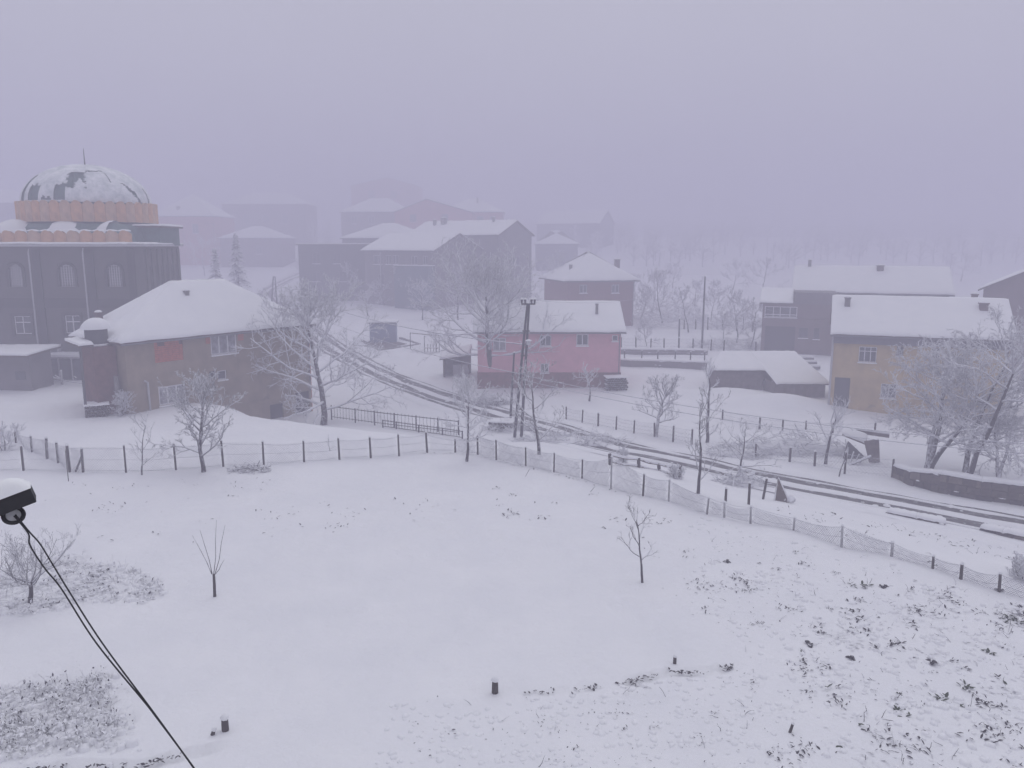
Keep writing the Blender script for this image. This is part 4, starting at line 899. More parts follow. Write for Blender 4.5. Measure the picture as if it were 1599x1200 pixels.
tree_px('fruit_tree', 'leaning crooked bare tree beside the road heap', (1152, 752), 655, 92, 21, trunk=.3, limbs=8, lv=(4, 3, 2), up=.06, ang=45, rt=.08, rtw=.012, lean=(.22, 0), limb_el=(15, 55))
tree_px('fruit_tree', 'upright twiggy tree over the collapsed panels right of the shed mound', (1289, 724), 620, 66, 22, trunk=.38, limbs=9, lv=(5, 4), up=.12, ang=36, rt=.12, rtw=.013, limb_el=(35, 70), m='rime')
tree_px('sapling', 'bare stick sapling in the snow beside the right hand road edge', (1310, 744), 686, 12, 23, trunk=.5, limbs=4, lv=(2,), up=.15, rt=.05, rtw=.014, limb_el=(45, 70), m='rime')
tree_px('frosted_tree', 'broad multi stemmed frosted tree before the ochre house', (1438, 735), 548, 160, 24, trunk=.3, limbs=13, lv=(7, 5, 4), up=.05, ang=46, rt=.24, rtw=.021, m='rime', stems=3, limb_el=(5, 60))
tree_px('frosted_tree', 'tall frosted tree leaning right near the right edge', (1500, 742), 502, 190, 25, trunk=.28, limbs=12, lv=(7, 5, 4), up=.05, ang=46, rt=.24, rtw=.021, m='rime', stems=2, lean=(.12, 0), limb_el=(0, 60))
tree_px('frosted_tree', 'low bent frosted tree at right edge above the stone wall', (1566, 752), 640, 120, 26, trunk=.3, limbs=10, lv=(6, 5, 3), up=.03, ang=46, rt=.17, rtw=.018, m='rime', stems=2, lean=(.18, 0), limb_el=(5, 55))
tree_px('fruit_tree', 'old crooked short tree with dense upswept twigs in the leafy left bed', (45, 945), 800, 118, 27, trunk=.36, limbs=11, lv=(6, 5, 2), up=.10, ang=38, rt=.085, rtw=.0065, limb_el=(28, 62), leader=False, lean=(.06, 0), wob=.14)
tree_px('fruit_tree', 'crooked dark young tree alone on the smooth snow of the garden', (1003, 911), 780, 66, 28, trunk=.33, limbs=7, lv=(4, 3), up=.06, ang=42, rt=.048, rtw=.007, m='drytwig', tm='drytwig', limb_el=(30, 60), lean=(-.03, 0), wob=.17)
# cut back sapling with three whips
bs = G(336, 931); s = px_size(bs); t = thing('sapling', 'cut back sapling stump with thin upright whips on smooth snow', 'tree', tuple(bs), 0, 'bare snowy trees')
T = Tubes(); T.add([(-.02, 0, -.15), (0, 0, 20 * s), (.0, .01, 36 * s)], [.052, .046, .04], 10); link('trunk', T.mesh('trunk', M['post']), t); T = Tubes()
for x0, x1, h1 in ((-.05, -14, 108), (.0, 10, 124), (.04, 21, 116), (-.06, -26, 100), (.05, 16, 60)):
    T.add([(x0, 0, 36 * s), (x0 + x1 * s * .32 + .02, .04, (36 + (h1 - 36) * .3) * s), (x0 + x1 * s * .62, .02, (36 + (h1 - 36) * .64) * s), (x0 + x1 * s, .0, h1 * s)], [.014, .010, .008, .004], 5)
link('whips', T.mesh('whips', M['drytwig']), t)
tree_px('sapling', 'tiny forked sapling on the slope below the wide tree', (516, 704), 676, 14, 29, trunk=.35, limbs=4, lv=(2,), up=.1, rt=.03, rtw=.012, limb_el=(35, 65))
# further trees in the haze
for i, (b, top, w, lab, kk) in enumerate([
    ((575, 494), 455, 46, 'small bare tree by the bend of the road left of blue kiosk', {}),
    ((660, 500), 440, 60, 'frosted shrub tree in front of the blue green block', {}), ((545, 470), 415, 60, 'hazy bare tree before the flat roofed house', {}),
    ((1035, 505), 425, 75, 'hazy rounded tree right of the red brick house', {}), ((1000, 500), 452, 50, 'hazy shrub tree at the red brick house corner', {}), ((1075, 520), 452, 56, 'hazy tree between the two field poles', {}),
    ((1150, 535), 458, 50, 'thin hazy tree in the white field left of the sunroom wing', {}), ((1172, 545), 470, 46, 'thin hazy tree touching the sunroom wing garage', {}), ((1130, 530), 490, 30, 'low hazy sapling row end in white field', {}),
    ((870, 500), 400, 70, 'hazy tree left of the red brick house', {}), ((640, 480), 420, 50, 'hazy tree at the gate of grey centre house', {}), ((715, 500), 420, 60, 'hazy tree behind the walnut crown', {}), ((1022, 470), 425, 44, 'dim upright tree just right of the brick house chimney', {}), ((1050, 450), 412, 40, 'very faint tree left of the low farm building', {}), ((1145, 452), 410, 52, 'very faint tree right of the low farm building', {}),
    ((1190, 460), 405, 60, 'very faint tree behind the sunroom wing roof corner', {}), ((1110, 500), 455, 44, 'pale frosted shrub tree right of the thin distant pole', {}), ((1085, 478), 440, 40, 'pale frosted shrub tree left of the thin distant pole top', {}), ((1160, 515), 468, 38, 'thin pale sapling behind the farthest field fence', {}), ((1125, 478), 440, 44, 'faint bush tree high in the white field', {}),
    ((990, 470), 430, 46, 'dim bush tree hugging the brick house right wall', {}), ((1010, 540), 500, 34, 'small frosted shrub at the field fence near the pink house', {}), ((1500, 440), 395, 70, 'very faint tree in the gap between grey and mauve houses', {}), ((855, 470), 412, 52, 'faint tree left of the brick house roof edge', {}), ((600, 478), 440, 40, 'frosted bush tree below the grey house corner post', {}), ((480, 440), 400, 44, 'faint tree beside the flat roofed house left corner', {}), ((320, 430), 372, 60, 'faint frosted tree between mosque and the conifers', {}),
    ((1588, 640), 560, 60, 'frosted tree cut by the right picture edge before mauve house', {}), ((510, 455), 425, 36, 'tiny hazy tree where the far road bends', {})]):
    tree_px('hazy_tree', lab, b, top, w, 60 + i, trunk=.2, limbs=11, lv=(6, 5, 2), up=.08, ang=42, rtw=.028, m='rime', limb_el=(12, 66), group='hazy trees among the village houses')
for i, (b, top, lab) in enumerate((((430, 474), 0, ''),)): pass
def conifer(label, base, H, seed):
    rng = np.random.RandomState(seed); t = thing('conifer', label, 'tree', tuple(base), 0, 'snowy conifers'); T = Tubes(); T.add([(0, 0, -.3), (0, 0, H * .5), (0, 0, H)], [H * .022, H * .014, .02], 8); link('trunk', T.mesh('trunk', M['bark']), t)
    V, Qd = [], []
    for k in range(int(H * 26)):
        f = rng.uniform(.08, 1) ** 1.1; z = H * f; r = H * .24 * (1 - f) + .12; az = rng.uniform(0, 6.28)
        for j in range(7):
            q = r * (j + rng.uniform(.2, 1)) / 7; x, y = q * math.cos(az), q * math.sin(az); w = rng.uniform(.10, .22) * (1 + .2 * (1 - f)); l = rng.uniform(.15, .35); zz = z - q * .35 + rng.uniform(-.06, .06); ca, sa = math.cos(az + rng.uniform(-.7, .7)), math.sin(az + rng.uniform(-.7, .7)); b = len(V)
            V += [(x - sa * w, y + ca * w, zz - .02), (x + sa * w, y - ca * w, zz - .02), (x + ca * l + sa * w * .5, y + sa * l - ca * w * .5, zz - .16), (x + ca * l - sa * w * .5, y + sa * l + ca * w * .5, zz - .16)]; Qd.append((b, b + 1, b + 2, b + 3))
    link('crown', mesh_np('crown', np.array(V), np.array(Qd), M['needle']), t)
for i, (u, v, top, Y, lab) in enumerate(((372, 445, 365, 135, 'larger snowy conifer in fog between mosque and far road'), (338, 445, 388, 128, 'smaller snowy conifer close to the mosque corner'))):
    p = atY(u, v, Y); p[2] = z1(p[0], p[1]); conifer(lab, p, (atY(u, top, Y)[2] - p[2]), 80 + i)

wr_ = np.random.RandomState(91); T = Tubes()
for k in range(520):      # added wood, darkening the far hillside snow so the horizon melts
    y = wr_.uniform(235, 470); x = wr_.uniform(-.25, .85) * y
    if -.17 < x / y < .10 and y < 330 and wr_.rand() < .7: continue
    z = z1(x, y) - .2; H = wr_.uniform(5, 10); T.add([(x, y, z), (x, y, z + H * .6), (x + wr_.normal() * .4, y, z + H)], [.24, .16, .05], 4)
    for j in range(22):
        f = wr_.uniform(.2, .95); a = wr_.uniform(0, 6.28); l = H * .42 * (1.1 - f) + .8; p = np.array([x, y, z + H * f]); d = np.array([math.cos(a), math.sin(a), wr_.uniform(.3, 1.0)])
        T.add([p, p + d * l * .5 + (0, 0, .1), p + d * l], [.12, .09, .04], 3)
tag(link('added_far_woods', T.mesh('added_far_woods', M['rime'])), kind='stuff')

# ------------------------------------------------------------------ fences
postm = {}
for k, mt in (('p', 'post'), ('s', 'postsnow'), ('i', 'iron')):
    postm[k] = MB().tube([(0, 0, -.3), (.01, 0, .5), (0, .01, 1.0)], [1.05, 1.0, .92], 7).mesh('fence_post', M[mt], True)
capm = MB().blob((0, 0, 0), 1.25, 1.25, 1.6, 5, .12, 8, 4).mesh('snow_cap', M['roofsnow'], True)
def fence(name, label, pts, rad=.055, lines=(.2, .45, .7, .93), net=0, wr=.007, cap=True, kinds=None, group=None, sag=.05, posts=True, netr=.004, every=1, netmat='wire'):
    """pts: list of (base point, height, lean_x)"""
    o = np.array(pts[0][0]); t = thing(name, label, 'fence', tuple(o), 0, group)
    for i, (b, hgt, lean) in enumerate(pts):
        if not posts or hgt <= 0: continue
        k = kinds[i] if kinds else 'p'
        rr = rad * (.85 + .3 * rnd.random()); p = link('post', postm[k], t, b - o, (rnd.uniform(-.04, .04), lean, rnd.uniform(0, 6)), (rr, rr, hgt))
        if cap: c = link('snow_cap', capm, p, (0, .01, .985)); c.scale = (1, 1, rr / hgt)
    T = Tubes(); N = Tubes()
    for i in range(len(pts) - 1):
        (a, ha, la), (b, hb, lb) = pts[i], pts[i + 1]; a = a - o; b = b - o; ha, hb = abs(ha), abs(hb)
        n = 9
        for f in lines:
            s_ = sag * rnd.uniform(.3, 1.6); T.add([a + (b - a) * k / (n - 1) + np.array([ha * math.sin(la) * f * (1 - k / (n - 1)) + hb * math.sin(lb) * f * k / (n - 1), 0, (ha + (hb - ha) * k / (n - 1)) * f - s_ * 4 * (k / (n - 1)) * (1 - k / (n - 1))]) for k in range(n)], [wr] * n, 4)
        if net:
            L = np.linalg.norm(b - a); m_ = max(2, int(L / net)); hh = .9
            ph = rnd.uniform(0, 6); drop = rnd.uniform(.0, .14)
            def q(x, z):
                f = x / L; sg = drop * 4 * f * (1 - f) * z; w_ = .035 * math.sin(x * 2.3 + ph + z * 3)
                return a + (b - a) * f + np.array([w_, w_, (ha + (hb - ha) * f) * .93 * z - sg])
            for d in (1, -1):
                k = -int(1 / (net / max(ha, .3))) - 1
                while k * net < L + ha:
                    x0 = k * net
                    P = [(x0 + (z if d > 0 else 1 - z) * ha * .9, z) for z in (0, .25, .5, .75, 1)]
                    P = [p for p in P if 0 <= p[0] <= L]
                    if len(P) >= 2: N.add([q(*p) for p in P], [netr * rnd.uniform(.6, 1.5)] * len(P), 3)
                    k += 1
    tag(link('wire_strands', T.mesh('wire_strands', M['wire']), t), kind=None)
    if net and N.g: tag(link('wire_netting', N.mesh('wire_netting', M[netmat]), t), kind='stuff')
    return t
def fp(l):
    o = []
    for it in l:
        u, v, top = it[:3]; b = G(u, v); o.append((b, (v - top) * px_size(b) * 1.02, it[3] if len(it) > 3 else rnd.uniform(-.03, .03)))
    return o
left = [(-30, 738, 698), (37, 737, 696), (109, 738, 695), (197, 740, 695), (275, 736, 693), (349, 731, 687), (412, 727, 689), (475, 723, 688), (530, 718, 684), (579, 716, 682), (623, 712, 678), (667, 706, 675), (711, 705, 686, .12)]
fence('wire_fence', 'wire fence with grey wooden posts along the far side of the snowy garden', fp(left), .055, (.12, .5, .88), .13, .010, netr=.0052)
mid = [(711, 705, 686, .12), (746, 709, 680), (775, 717, 687), (821, 728, 698), (865, 738, 707), (909, 748, 717), (954, 763, 712), (1004, 775, 740), (1044, 784, 748), (1104, 802, 776, .12), (1131, 806, 784), (1172, 816, 790, .04), (1239, 829, 808), (1314, 856, 820), (1392, 872, 846), (1456, 892, 868), (1500, 908, 880), (1560, 926, 895), (1640, 950, 918)]
fm = fp(mid); kn = ['p'] * len(fm)
for k in (6, 8, 9, 10, 11, 12, 13, 14): kn[k] = 's'
fm[0] = (fm[0][0], -fm[0][1], 0)
fence('wire_fence', 'frosted wire mesh fence running down the right side of the garden to the picture edge', fm, .048, (.08, .5, .95),   .085, .010, netr=.0062, kinds=kn, sag=.09, netmat='wire')
back = [(-12, 676, 660), (25, 692, 674), (50, 707, 681), (74, 718, 684), (91, 724, 691), (109, 735, 694), (130, 738, 700)]
fb = fp(back); t = fence('wire_fence', 'short wire fence slanting back at the left edge', fb, .065, (.2, .55, .9),   .15, .010, netr=.006)
o0 = fb[0][0]; a = G(118, 737) - o0; T = MB(); T.tube([a, fb[-1][0] - o0 + (0, 0, .85)], .05, 6); T.build('brace', M['post'], t)
for lab, l in (('three lone dark posts behind the frosted mesh fence, leftmost and shortest', (1133, 783, 762)), ('tallest lone dark post behind the frosted mesh fence', (1169, 787, 753)), ('lone post with snow knob nearest the leaning slab', (1192, 777, 746, .12))):
    b = G(*l[:2]); t = tag(link('fence_post', postm['p'], None, b, (0, l[3] if len(l) > 3 else 0, 0), (.06, .06, (l[1] - l[2]) * px_size(b))), lab.replace('three lone dark posts behind the frosted mesh fence, leftmost and shortest', 'shortest lone dark post behind the frosted mesh fence'), 'post', 'lone posts on the bank'); c = link('snow_cap', capm, t, (0, 0, .985)); c.scale = (1, 1, .06 / t.scale[2])
across = [(812, 615, 598), (840, 624, 606), (860, 632, 615), (884, 656, 635), (909, 661, 640), (934, 666, 645), (962, 671, 650), (990, 677, 656), (1022, 682, 660), (1051, 689, 665), (1080, 694, 670)]
fence('wire_fence', 'wire fence with dark posts along the far road edge below the pink house', fp(across[3:]), .07, (.15, .4, .65, .9), .25, .010, netr=.005)
fence('wire_fence', 'far side wire fence in front of the plank shed mound', fp([(1128, 655, 640), (1186, 670, 652), (1222, 673, 655), (1258, 672, 657), (1300, 676, 660), (1366, 674, 660)]), .075, (.15, .5, .9), .22, .010, netr=.005)
fence('wire_fence', 'low fence between heap and road right of centre', fp([(1180, 715, 693), (1233, 722, 699), (1272, 727, 705), (1319, 738, 706), (1393, 745, 716)]), .07, (.15, .5, .9), .22, .010, netr=.006)
fence('field_fence', 'hazy wire fence across the white field left of thin distant pole', fp([(970, 544, 527), (993, 545, 527), (1016, 546, 529), (1037, 546, 529), (1060, 547, 528), (1082, 547, 529), (1110, 548, 530), (1130, 549, 531), (1180, 550, 534)]), .09, (.3, .6, .9), .4, .012, netr=.008)
fence('field_fence', 'hazy lower fence on the retaining wall beside the plank shed', fp([(975, 561, 548), (1002, 562, 548), (1027, 562, 549), (1054, 563, 549), (1078, 563, 550), (1100, 564, 550)]), .08, (.4, .9), 0, .012)
fence('field_fence', 'farthest hazy fence in the white field', fp([(1068, 515, 498), (1086, 515, 499), (1105, 515, 496), (1128, 516, 499), (1150, 517, 500), (1175, 518, 502)]), .10, (.4, .9), .5, .014, netr=.01)
fence('garden_fence', 'snow covered rail fence before the mosque at left edge', fp([(-20, 592, 574), (18, 596, 576), (53, 598, 578), (97, 600, 580), (138, 604, 590), (146, 606, 592)]), .09, (.3,), 0, .05, kinds=['s'] * 6)
# snow laden logs over that fence
for i, (a, b, r_) in enumerate((((0, 590), (95, 598), .16), ((0, 583), (125, 592), .08), ((75, 588), (100, 600), .09), ((100, 584), (120, 596), .09), ((55, 583), (88, 596), .07))):
    A, B = G(*a) + (0, 0, .3), G(*b) + (0, 0, .3); mid_ = (A + B) / 2; o = link('log', MB().tube([A - mid_, (A + B) / 2 - mid_ + (0, 0, .1), B - mid_], [r_, r_ * .9, r_ * .7], 7).mesh('log', M['postsnow'], True), None, mid_)
    tag(o, ['thick snowy log lying along the rail fence before mosque', 'long thin snowy pole across the rail fence before mosque', 'crooked branch leaning in middle of the rail fence before mosque', 'short leaning branch at right end of the rail fence before mosque', 'thin slanting branch over the rail fence before mosque'][i], 'log', 'logs on the rail fence')
# iron railings
def railing(label, l, hpx, pitch=.30, two=True, inset=.0):
    P = [G(u, v) for u, v in l]; o = P[0]; t = thing('iron_railing', label, 'railing', tuple(o), 0, 'iron railings'); s = px_size(P[0]); H = hpx * s
    for p in P: link('post', postm['i'], t, p - o, (0, 0, 0), (.055, .055, H * 1.05))
    pk = MB().box(-.011, .011, -.011, .011, 0, 1).mesh('picket', M['iron']); r_ = MB()
    for i in range(len(P) - 1):
        a, b = P[i] - o, P[i + 1] - o; L = np.linalg.norm(b - a); n = int(L / pitch)
        r_ = MB(); r_.beam(a + (0, 0, H * .96), b + (0, 0, H * .96), .05, .05); r_.beam(a + (0, 0, H * .2), b + (0, 0, H * .2), .05, .04); r_.build('rail', M['iron'], t)
        for k in range(1, n): link('picket', pk, t, a + (b - a) * k / n + (0, 0, .1), (0, 0, 0), (1, 1, H * .98))
railing('taller iron picket railing along the near road side behind the wide snowy tree', [(518, 655), (555, 660), (585, 664), (616, 668), (650, 672), (684, 676), (716, 680)], 21)
railing('shorter front iron picket railing just behind the garden fence', [(598, 668), (619, 671), (654, 676), (691, 681), (722, 686)], 12, .26)
# rustic rail fence on the bank
P = [G(952, 740), G(997, 733), G(1029, 737), G(1061, 747)]; o = P[0]; P[0] = G(953, 728); t = thing('rustic_fence', 'rustic wooden rail fence with snow on its rails beside the road', 'fence', tuple(o))
hs_ = [20, 18, 14, 20]; tops = []
for p, hh in zip(P, hs_):
    hh = hh * px_size(p); link('post', postm['p'], t, p - o, (0, rnd.uniform(-.1, .1), 0), (.1, .1, hh)); tops.append(p - o + np.array([0, 0, hh * .95]))
for i in range(3):
    for dz, rr in ((-.05, .055), (-.42, .045)):
        m_ = (tops[i] + tops[i + 1]) / 2 + np.array([0, 0, dz - .06]); MB().tube([tops[i] + (0, 0, dz), m_, tops[i + 1] + (0, 0, dz)], rr, 6).build('rail', M['wood'], t)
        MB().tube([tops[i] + (0, 0, dz + rr + .01), m_ + (0, 0, rr + .02), tops[i + 1] + (0, 0, dz + rr + .01)], rr * .9, 6).build('rail_snow', M['roofsnow'], t)

# ------------------------------------------------------------------ walls, heaps and odd things
def stone_wall(name, label, tops, bots, thick=.4, m='stone', n=3):
    """wall of single stones from bottom and top pixels"""
    B = [G(*b) for b in bots]; o = B[0]; t = thing(name, label, 'wall', tuple(o)); Hs = [atY(tp[0], tp[1], b[1])[2] - b[2] for tp, b in zip(tops, B)]; core = MB()
    for i in range(len(B) - 1):
        a, b = B[i] - o, B[i + 1] - o; L = np.linalg.norm((b - a)[:2]); ang = math.atan2(b[1] - a[1], b[0] - a[0]); nrm = np.array([-math.sin(ang), math.cos(ang), 0])
        core.add([tuple(p + nrm * q + np.array([0, 0, z])) for p, h_ in ((a, Hs[i]), (b, Hs[i + 1])) for q, z in ((.05, -.5), (thick, -.5), (thick, h_ - .03), (.05, h_ - .03))], [(0, 1, 2, 3), (7, 6, 5, 4), (0, 4, 5, 1), (1, 5, 6, 2), (2, 6, 7, 3), (3, 7, 4, 0)])
        rows_ = max(2, int(Hs[i] / .32))
        for j in range(rows_):
            x = -rnd.uniform(0, .2)
            while x < L - .05:
                w_ = rnd.uniform(.4, .85); x1 = min(x + w_, L); f = max(0, (x + x1) / 2 / L); H_ = Hs[i] + (Hs[i + 1] - Hs[i]) * f; z0 = -.1 + (H_ + .08) * j / rows_; z1_ = -.1 + (H_ + .08) * (j + 1) / rows_
                c = a + (b - a) * f; hw = (x1 - max(x, 0)) / 2 - .012
                if hw > .04:
                    d = rnd.uniform(0, .11); g = .024
                    mb = MB(); j_ = lambda: rnd.uniform(-.012, .012)
                    mb.add([(-hw + j_(), -d + j_(), z0 + g), (hw + j_(), -d + j_(), z0 + g), (hw + j_(), .12, z0 + g), (-hw, .12, z0 + g), (-hw + .02 + j_(), -d + .012, z1_ - g + j_()), (hw - .02 + j_(), -d + .012, z1_ - g + j_()), (hw, .12, z1_ - g), (-hw, .12, z1_ - g)], [(3, 2, 1, 0), (4, 5, 6, 7), (0, 1, 5, 4), (1, 2, 6, 5), (2, 3, 7, 6), (3, 0, 4, 7)])
                    so_ = link('stone', mb.mesh('stone', M[m if m != 'stone' else rnd.choice(('stone', 'stone', 'stone2', 'stone3'))]), t, c, (0, 0, ang))
                    if rnd.random() < .16: MB().blob((rnd.uniform(-hw, hw) * .5, -d - .01, z1_ - .02), hw * .6, .07, .07, j, .3, 8, 4).build('stone_snow', M['roofsnow'], so_, True)
                x = x1
        sb = MB(); q = lambda p, k, h_: tuple(p + nrm * k + np.array([0, 0, h_ + .0]))
        snow_patch(sb, q(a, -.06, Hs[i]), q(b, -.06, Hs[i + 1]), q(b, thick + .05, Hs[i + 1]), q(a, thick + .05, Hs[i]), .2, i + 90, 14, 5); sb.build('wall_snow', M['roofsnow'], t, True)
    core.build('wall_core', M[m], t); return t
stone_wall('stone_wall', 'dark brown stone wall with snow on top at right edge of the road', [(1394, 728), (1420, 737), (1467, 741), (1530, 752), (1599, 760), (1690, 772)], [(1394, 745), (1420, 757), (1467, 771), (1530, 782), (1599, 791), (1690, 806)])
stone_wall('retaining_wall', 'low dark retaining wall in the field right of pink house', [(966, 563), (1035, 565), (1104, 567)], [(966, 572), (1035, 575), (1104, 578)], .5, 'concrete')
stone_wall('retaining_wall', 'farther retaining strip behind the low field wall', [(968, 546), (1040, 547), (1105, 548)], [(968, 553), (1040, 554), (1105, 555)], .5, 'concrete')
# low kerb wall pieces on the near road edge
for i, (tp, bt) in enumerate((([(1385, 800), (1430, 809), (1476, 818)], [(1385, 805), (1430, 815), (1476, 824)]), ([(1530, 825), (1565, 832), (1640, 846)], [(1530, 832), (1565, 841), (1640, 858)]))):
    stone_wall('kerb_wall', ['low snow capped stone edging along the near side of the road', 'low snow capped stone edging at the road by the right edge'][i], tp, bt, .35, 'stone')
# leaning slab by the road
b = G(1216, 781); s = px_size(b); t = thing('leaning_slab', 'pointed grey slab standing tilted with a lump beside it on road bank', 'slab', tuple(b))
MB().slab([(-6 * s, -.1, .9 * s), (14 * s, 0, 2 * s), (4 * s, .25, 33 * s), (-2 * s, .2, 30 * s)], .0).f
m_ = MB().add([(-7 * s, 0, -.1), (15 * s, -.1, -.1), (0, .2, 34 * s), (-7 * s, .12, -.1), (15 * s, .02, -.1), (0, .3, 34 * s)], [(0, 1, 2), (5, 4, 3), (0, 3, 4, 1), (1, 4, 5, 2), (2, 5, 3, 0)]); m_.build('slab', M['wood'], t)
MB().tube([(-7 * s, -.02, 0), (0, .22, 34 * s), (15 * s, -.1, 0)], .05, 5).build('edge_snow', M['roofsnow'], t); MB().blob((18 * s, -.1, -.05), 6 * s, .2, 10 * s, 8, .3, 10, 5).build('lump', M['postsnow'], t, True)
# collapsed panels right of the shed mound
b = G(1350, 722); s = px_size(b); t = thing('collapsed_panels', 'heap of dark fallen panels and a slanting pole beside the road gate', 'wreckage', tuple(b))
MB().slab([(-3 * s, 0, 34 * s), (22 * s, .2, 36 * s), (24 * s, 0, 0), (6 * s, -.1, 2 * s)], .08).build('panel', M['plank'], t)
m_ = MB().add([(-31 * s, .2, 0), (-31 * s, .2, 4 * s), (-22 * s, .5, 30 * s), (4 * s, 0, 5 * s), (-31 * s, .35, 4 * s), (-22 * s, .65, 30 * s), (4 * s, .15, 5 * s)], [(1, 3, 2), (4, 5, 6), (1, 2, 5, 4), (2, 3, 6, 5), (3, 1, 4, 6)]); m_.v = m_.v[1:]; m_.f = [tuple(i - 1 for i in f) for f in m_.f]; m_.build('panel', M['greyd'], t)
MB().tube([(-35 * s, -.4, -5 * s), (6 * s, -.3, 12 * s)], .09, 6).build('slanting_pole', M['postsnow'], t)
MB().slab([(-26 * s, 1.2, 38 * s), (-18 * s, 2, 45 * s), (19 * s, 1.6, 32 * s), (10 * s, 1, 24 * s)], .1).build('fallen_sheet', M['wood'], t); sb = MB(); snow_patch(sb, (-26 * s, 1.2, 38 * s), (10 * s, 1, 24 * s), (19 * s, 1.6, 32 * s), (-18 * s, 2, 45 * s), .15, 3, 8, 4); sb.build('sheet_snow', M['roofsnow'], t, True)
MB().beam((9 * s, 2.5, 36 * s), (56 * s, 1.8, 32 * s), .3, 6 * s).build('beam', M['plank'], t); MB().beam((9 * s, 2.5, 40 * s), (56 * s, 1.8, 36 * s), .36, 2.5 * s).build('beam_snow', M['roofsnow'], t)
for k in range(4): MB().beam((-31 * s + 7 * k * s, -.2, 0), (-28 * s + 9 * k * s, -.1, 22 * s - 4 * k * s), .06, .08).build('stick', M['postsnow'], t)
# twig heaps
def heap(name, label, base, rx, ry, h_, seed, n=260, m='rime', snow=True, kind=None, ln=(.5, 1.6)):
    rng = np.random.RandomState(seed); t = thing(name, label, 'brush heap', tuple(base)); T = Tubes()
    for _ in range(n):
        a, q = rng.uniform(0, 6.28), math.sqrt(rng.uniform(0, 1)); x, y = q * rx * math.cos(a), q * ry * math.sin(a); z = h_ * (1 - q * q) * rng.uniform(.1, 1.15); d = np.array([rng.normal() * (1 if rx > ry else .6), rng.normal() * .6, rng.normal() * .35]); d /= np.linalg.norm(d); l = rng.uniform(*ln)
        B, _ = branch(rng, np.array([x, y, z]) - d * l / 2, d, l, 5, .02, .22); r_ = rng.uniform(.012, .035); T.add(B, [r_, r_, r_ * .9, r_ * .7, r_ * .4], 4)
    tag(link('twigs', T.mesh('twigs', M[m]), t), kind='stuff')
    if snow: MB().blob((0, 0, -.1), rx * .8, ry * .75, h_ * .72, seed, .3, 20, 7).build('snow_mound', M['roofsnow'], t, True)
    return t
b = G(890, 692); heap('brush_heap', 'long snowy brush heap beside the road behind the mesh fence', b, 4.3, 1.3, .75, 5, 420)
heap('brush_heap', 'snowy cut branches at the foot of tall utility pole', G(800, 672), 2.2, 1.0, .7, 6, 200)
heap('brush_heap', 'wide tangled heap under snow between shed fence and road', G(1235, 706), 4.4, 1.5, 1.35, 7, 420)
heap('brush_heap', 'tangled twig heap left of the wide heap by the road', G(1150, 712), 2.4, 1.2, .9, 8, 220)
heap('brush_heap', 'low frosted twig pile at fence foot below the vase shaped tree', G(391, 736), 1.15, .5, .22, 9, 150, ln=(.2, .7), m='twig')
heap('brush_heap', 'twig tangle hanging under the roadside tree right of rustic fence', G(1155, 757), 1.4, .8, .7, 10, 160)
heap('brush_heap', 'frosty shrubs and twigs along the white field edge', G(1140, 545), 6, 1.2, 1.3, 12, 300, ln=(.8, 2.2), snow=False)
heap('brush_heap', 'faint frosted scrub along the farthest field fence', G(1110, 512), 12, 1.6, 2.2, 13, 420, ln=(1.2, 3.4), snow=False)
heap('brush_heap', 'dim frosted thicket between brick house and distant pole', G(1035, 500), 7, 2.5, 3.4, 15, 420, ln=(1.2, 3.4), snow=False)
b = G(768, 632); s = px_size(b); t = heap('covered_log_pile', 'long dark mound of wood with snow on top at left foot of pink house', b, 28 * s, 1.2, 13 * s, 14, 260, m='twig', snow=False, ln=(.6, 2.0)); t['category'] = 'log pile'
for k in range(12):
    x = rnd.uniform(-20, 8) * s; link('log', MB().tube([(0, 0, 0), (14 * s, rnd.uniform(-.2, .2), 0)], [.14, .11], 7).mesh('log', M['bark']), t, (x, rnd.uniform(-.7, .5), rnd.uniform(.05, .5)))
MB().blob((0, .35, .1), 24 * s, .8, 12 * s, 5, .2, 20, 6).build('pile_snow', M['roofsnow'], t, True)
def woodpile(label, b, w, h_, rows_, ang=0, rr=.13, seed=0):
    t = thing('wood_pile', label, 'wood pile', tuple(b), ang); r = random.Random(seed); lm = MB().tube([(0, -.5, 0), (0, .5, 0)], 1, 8).mesh('log', M['post'])
    nz = rows_; nx = max(2, int(w / (2.1 * rr)))
    for j in range(nz):
        for i in range(nx - (j > nz - 2)): k = rr * r.uniform(.75, 1.05); link('log', lm, t, (-w / 2 + (i + .5 + .5 * (j % 2)) * 2.1 * rr, r.uniform(-.08, .08), rr + j * 1.85 * rr), (0, r.uniform(0, 3), 0), (k, 1, k))
    sb = MB(); z = rr + (nz - .45) * 1.85 * rr; snow_patch(sb, (-w / 2 - .05, -.55, z), (w / 2 + .05, -.55, z), (w / 2 + .05, .55, z + .05), (-w / 2 - .05, .55, z + .05), .11, seed, 10, 5); sb.build('pile_snow', M['roofsnow'], t, True)
woodpile('stacked wood under snow at right corner of the pink house', G(962, 609), 2.2, 1, 6, .15, .11, 3);
woodpile('stacked boards and wood under snow beside the beige house annex', G(152, 649), 1.5, 1, 4, .5, .10, 5); woodpile('snow capped log stack by the tall utility pole', G(783, 672), 1.9, 1, 3, -.2, .12, 6)
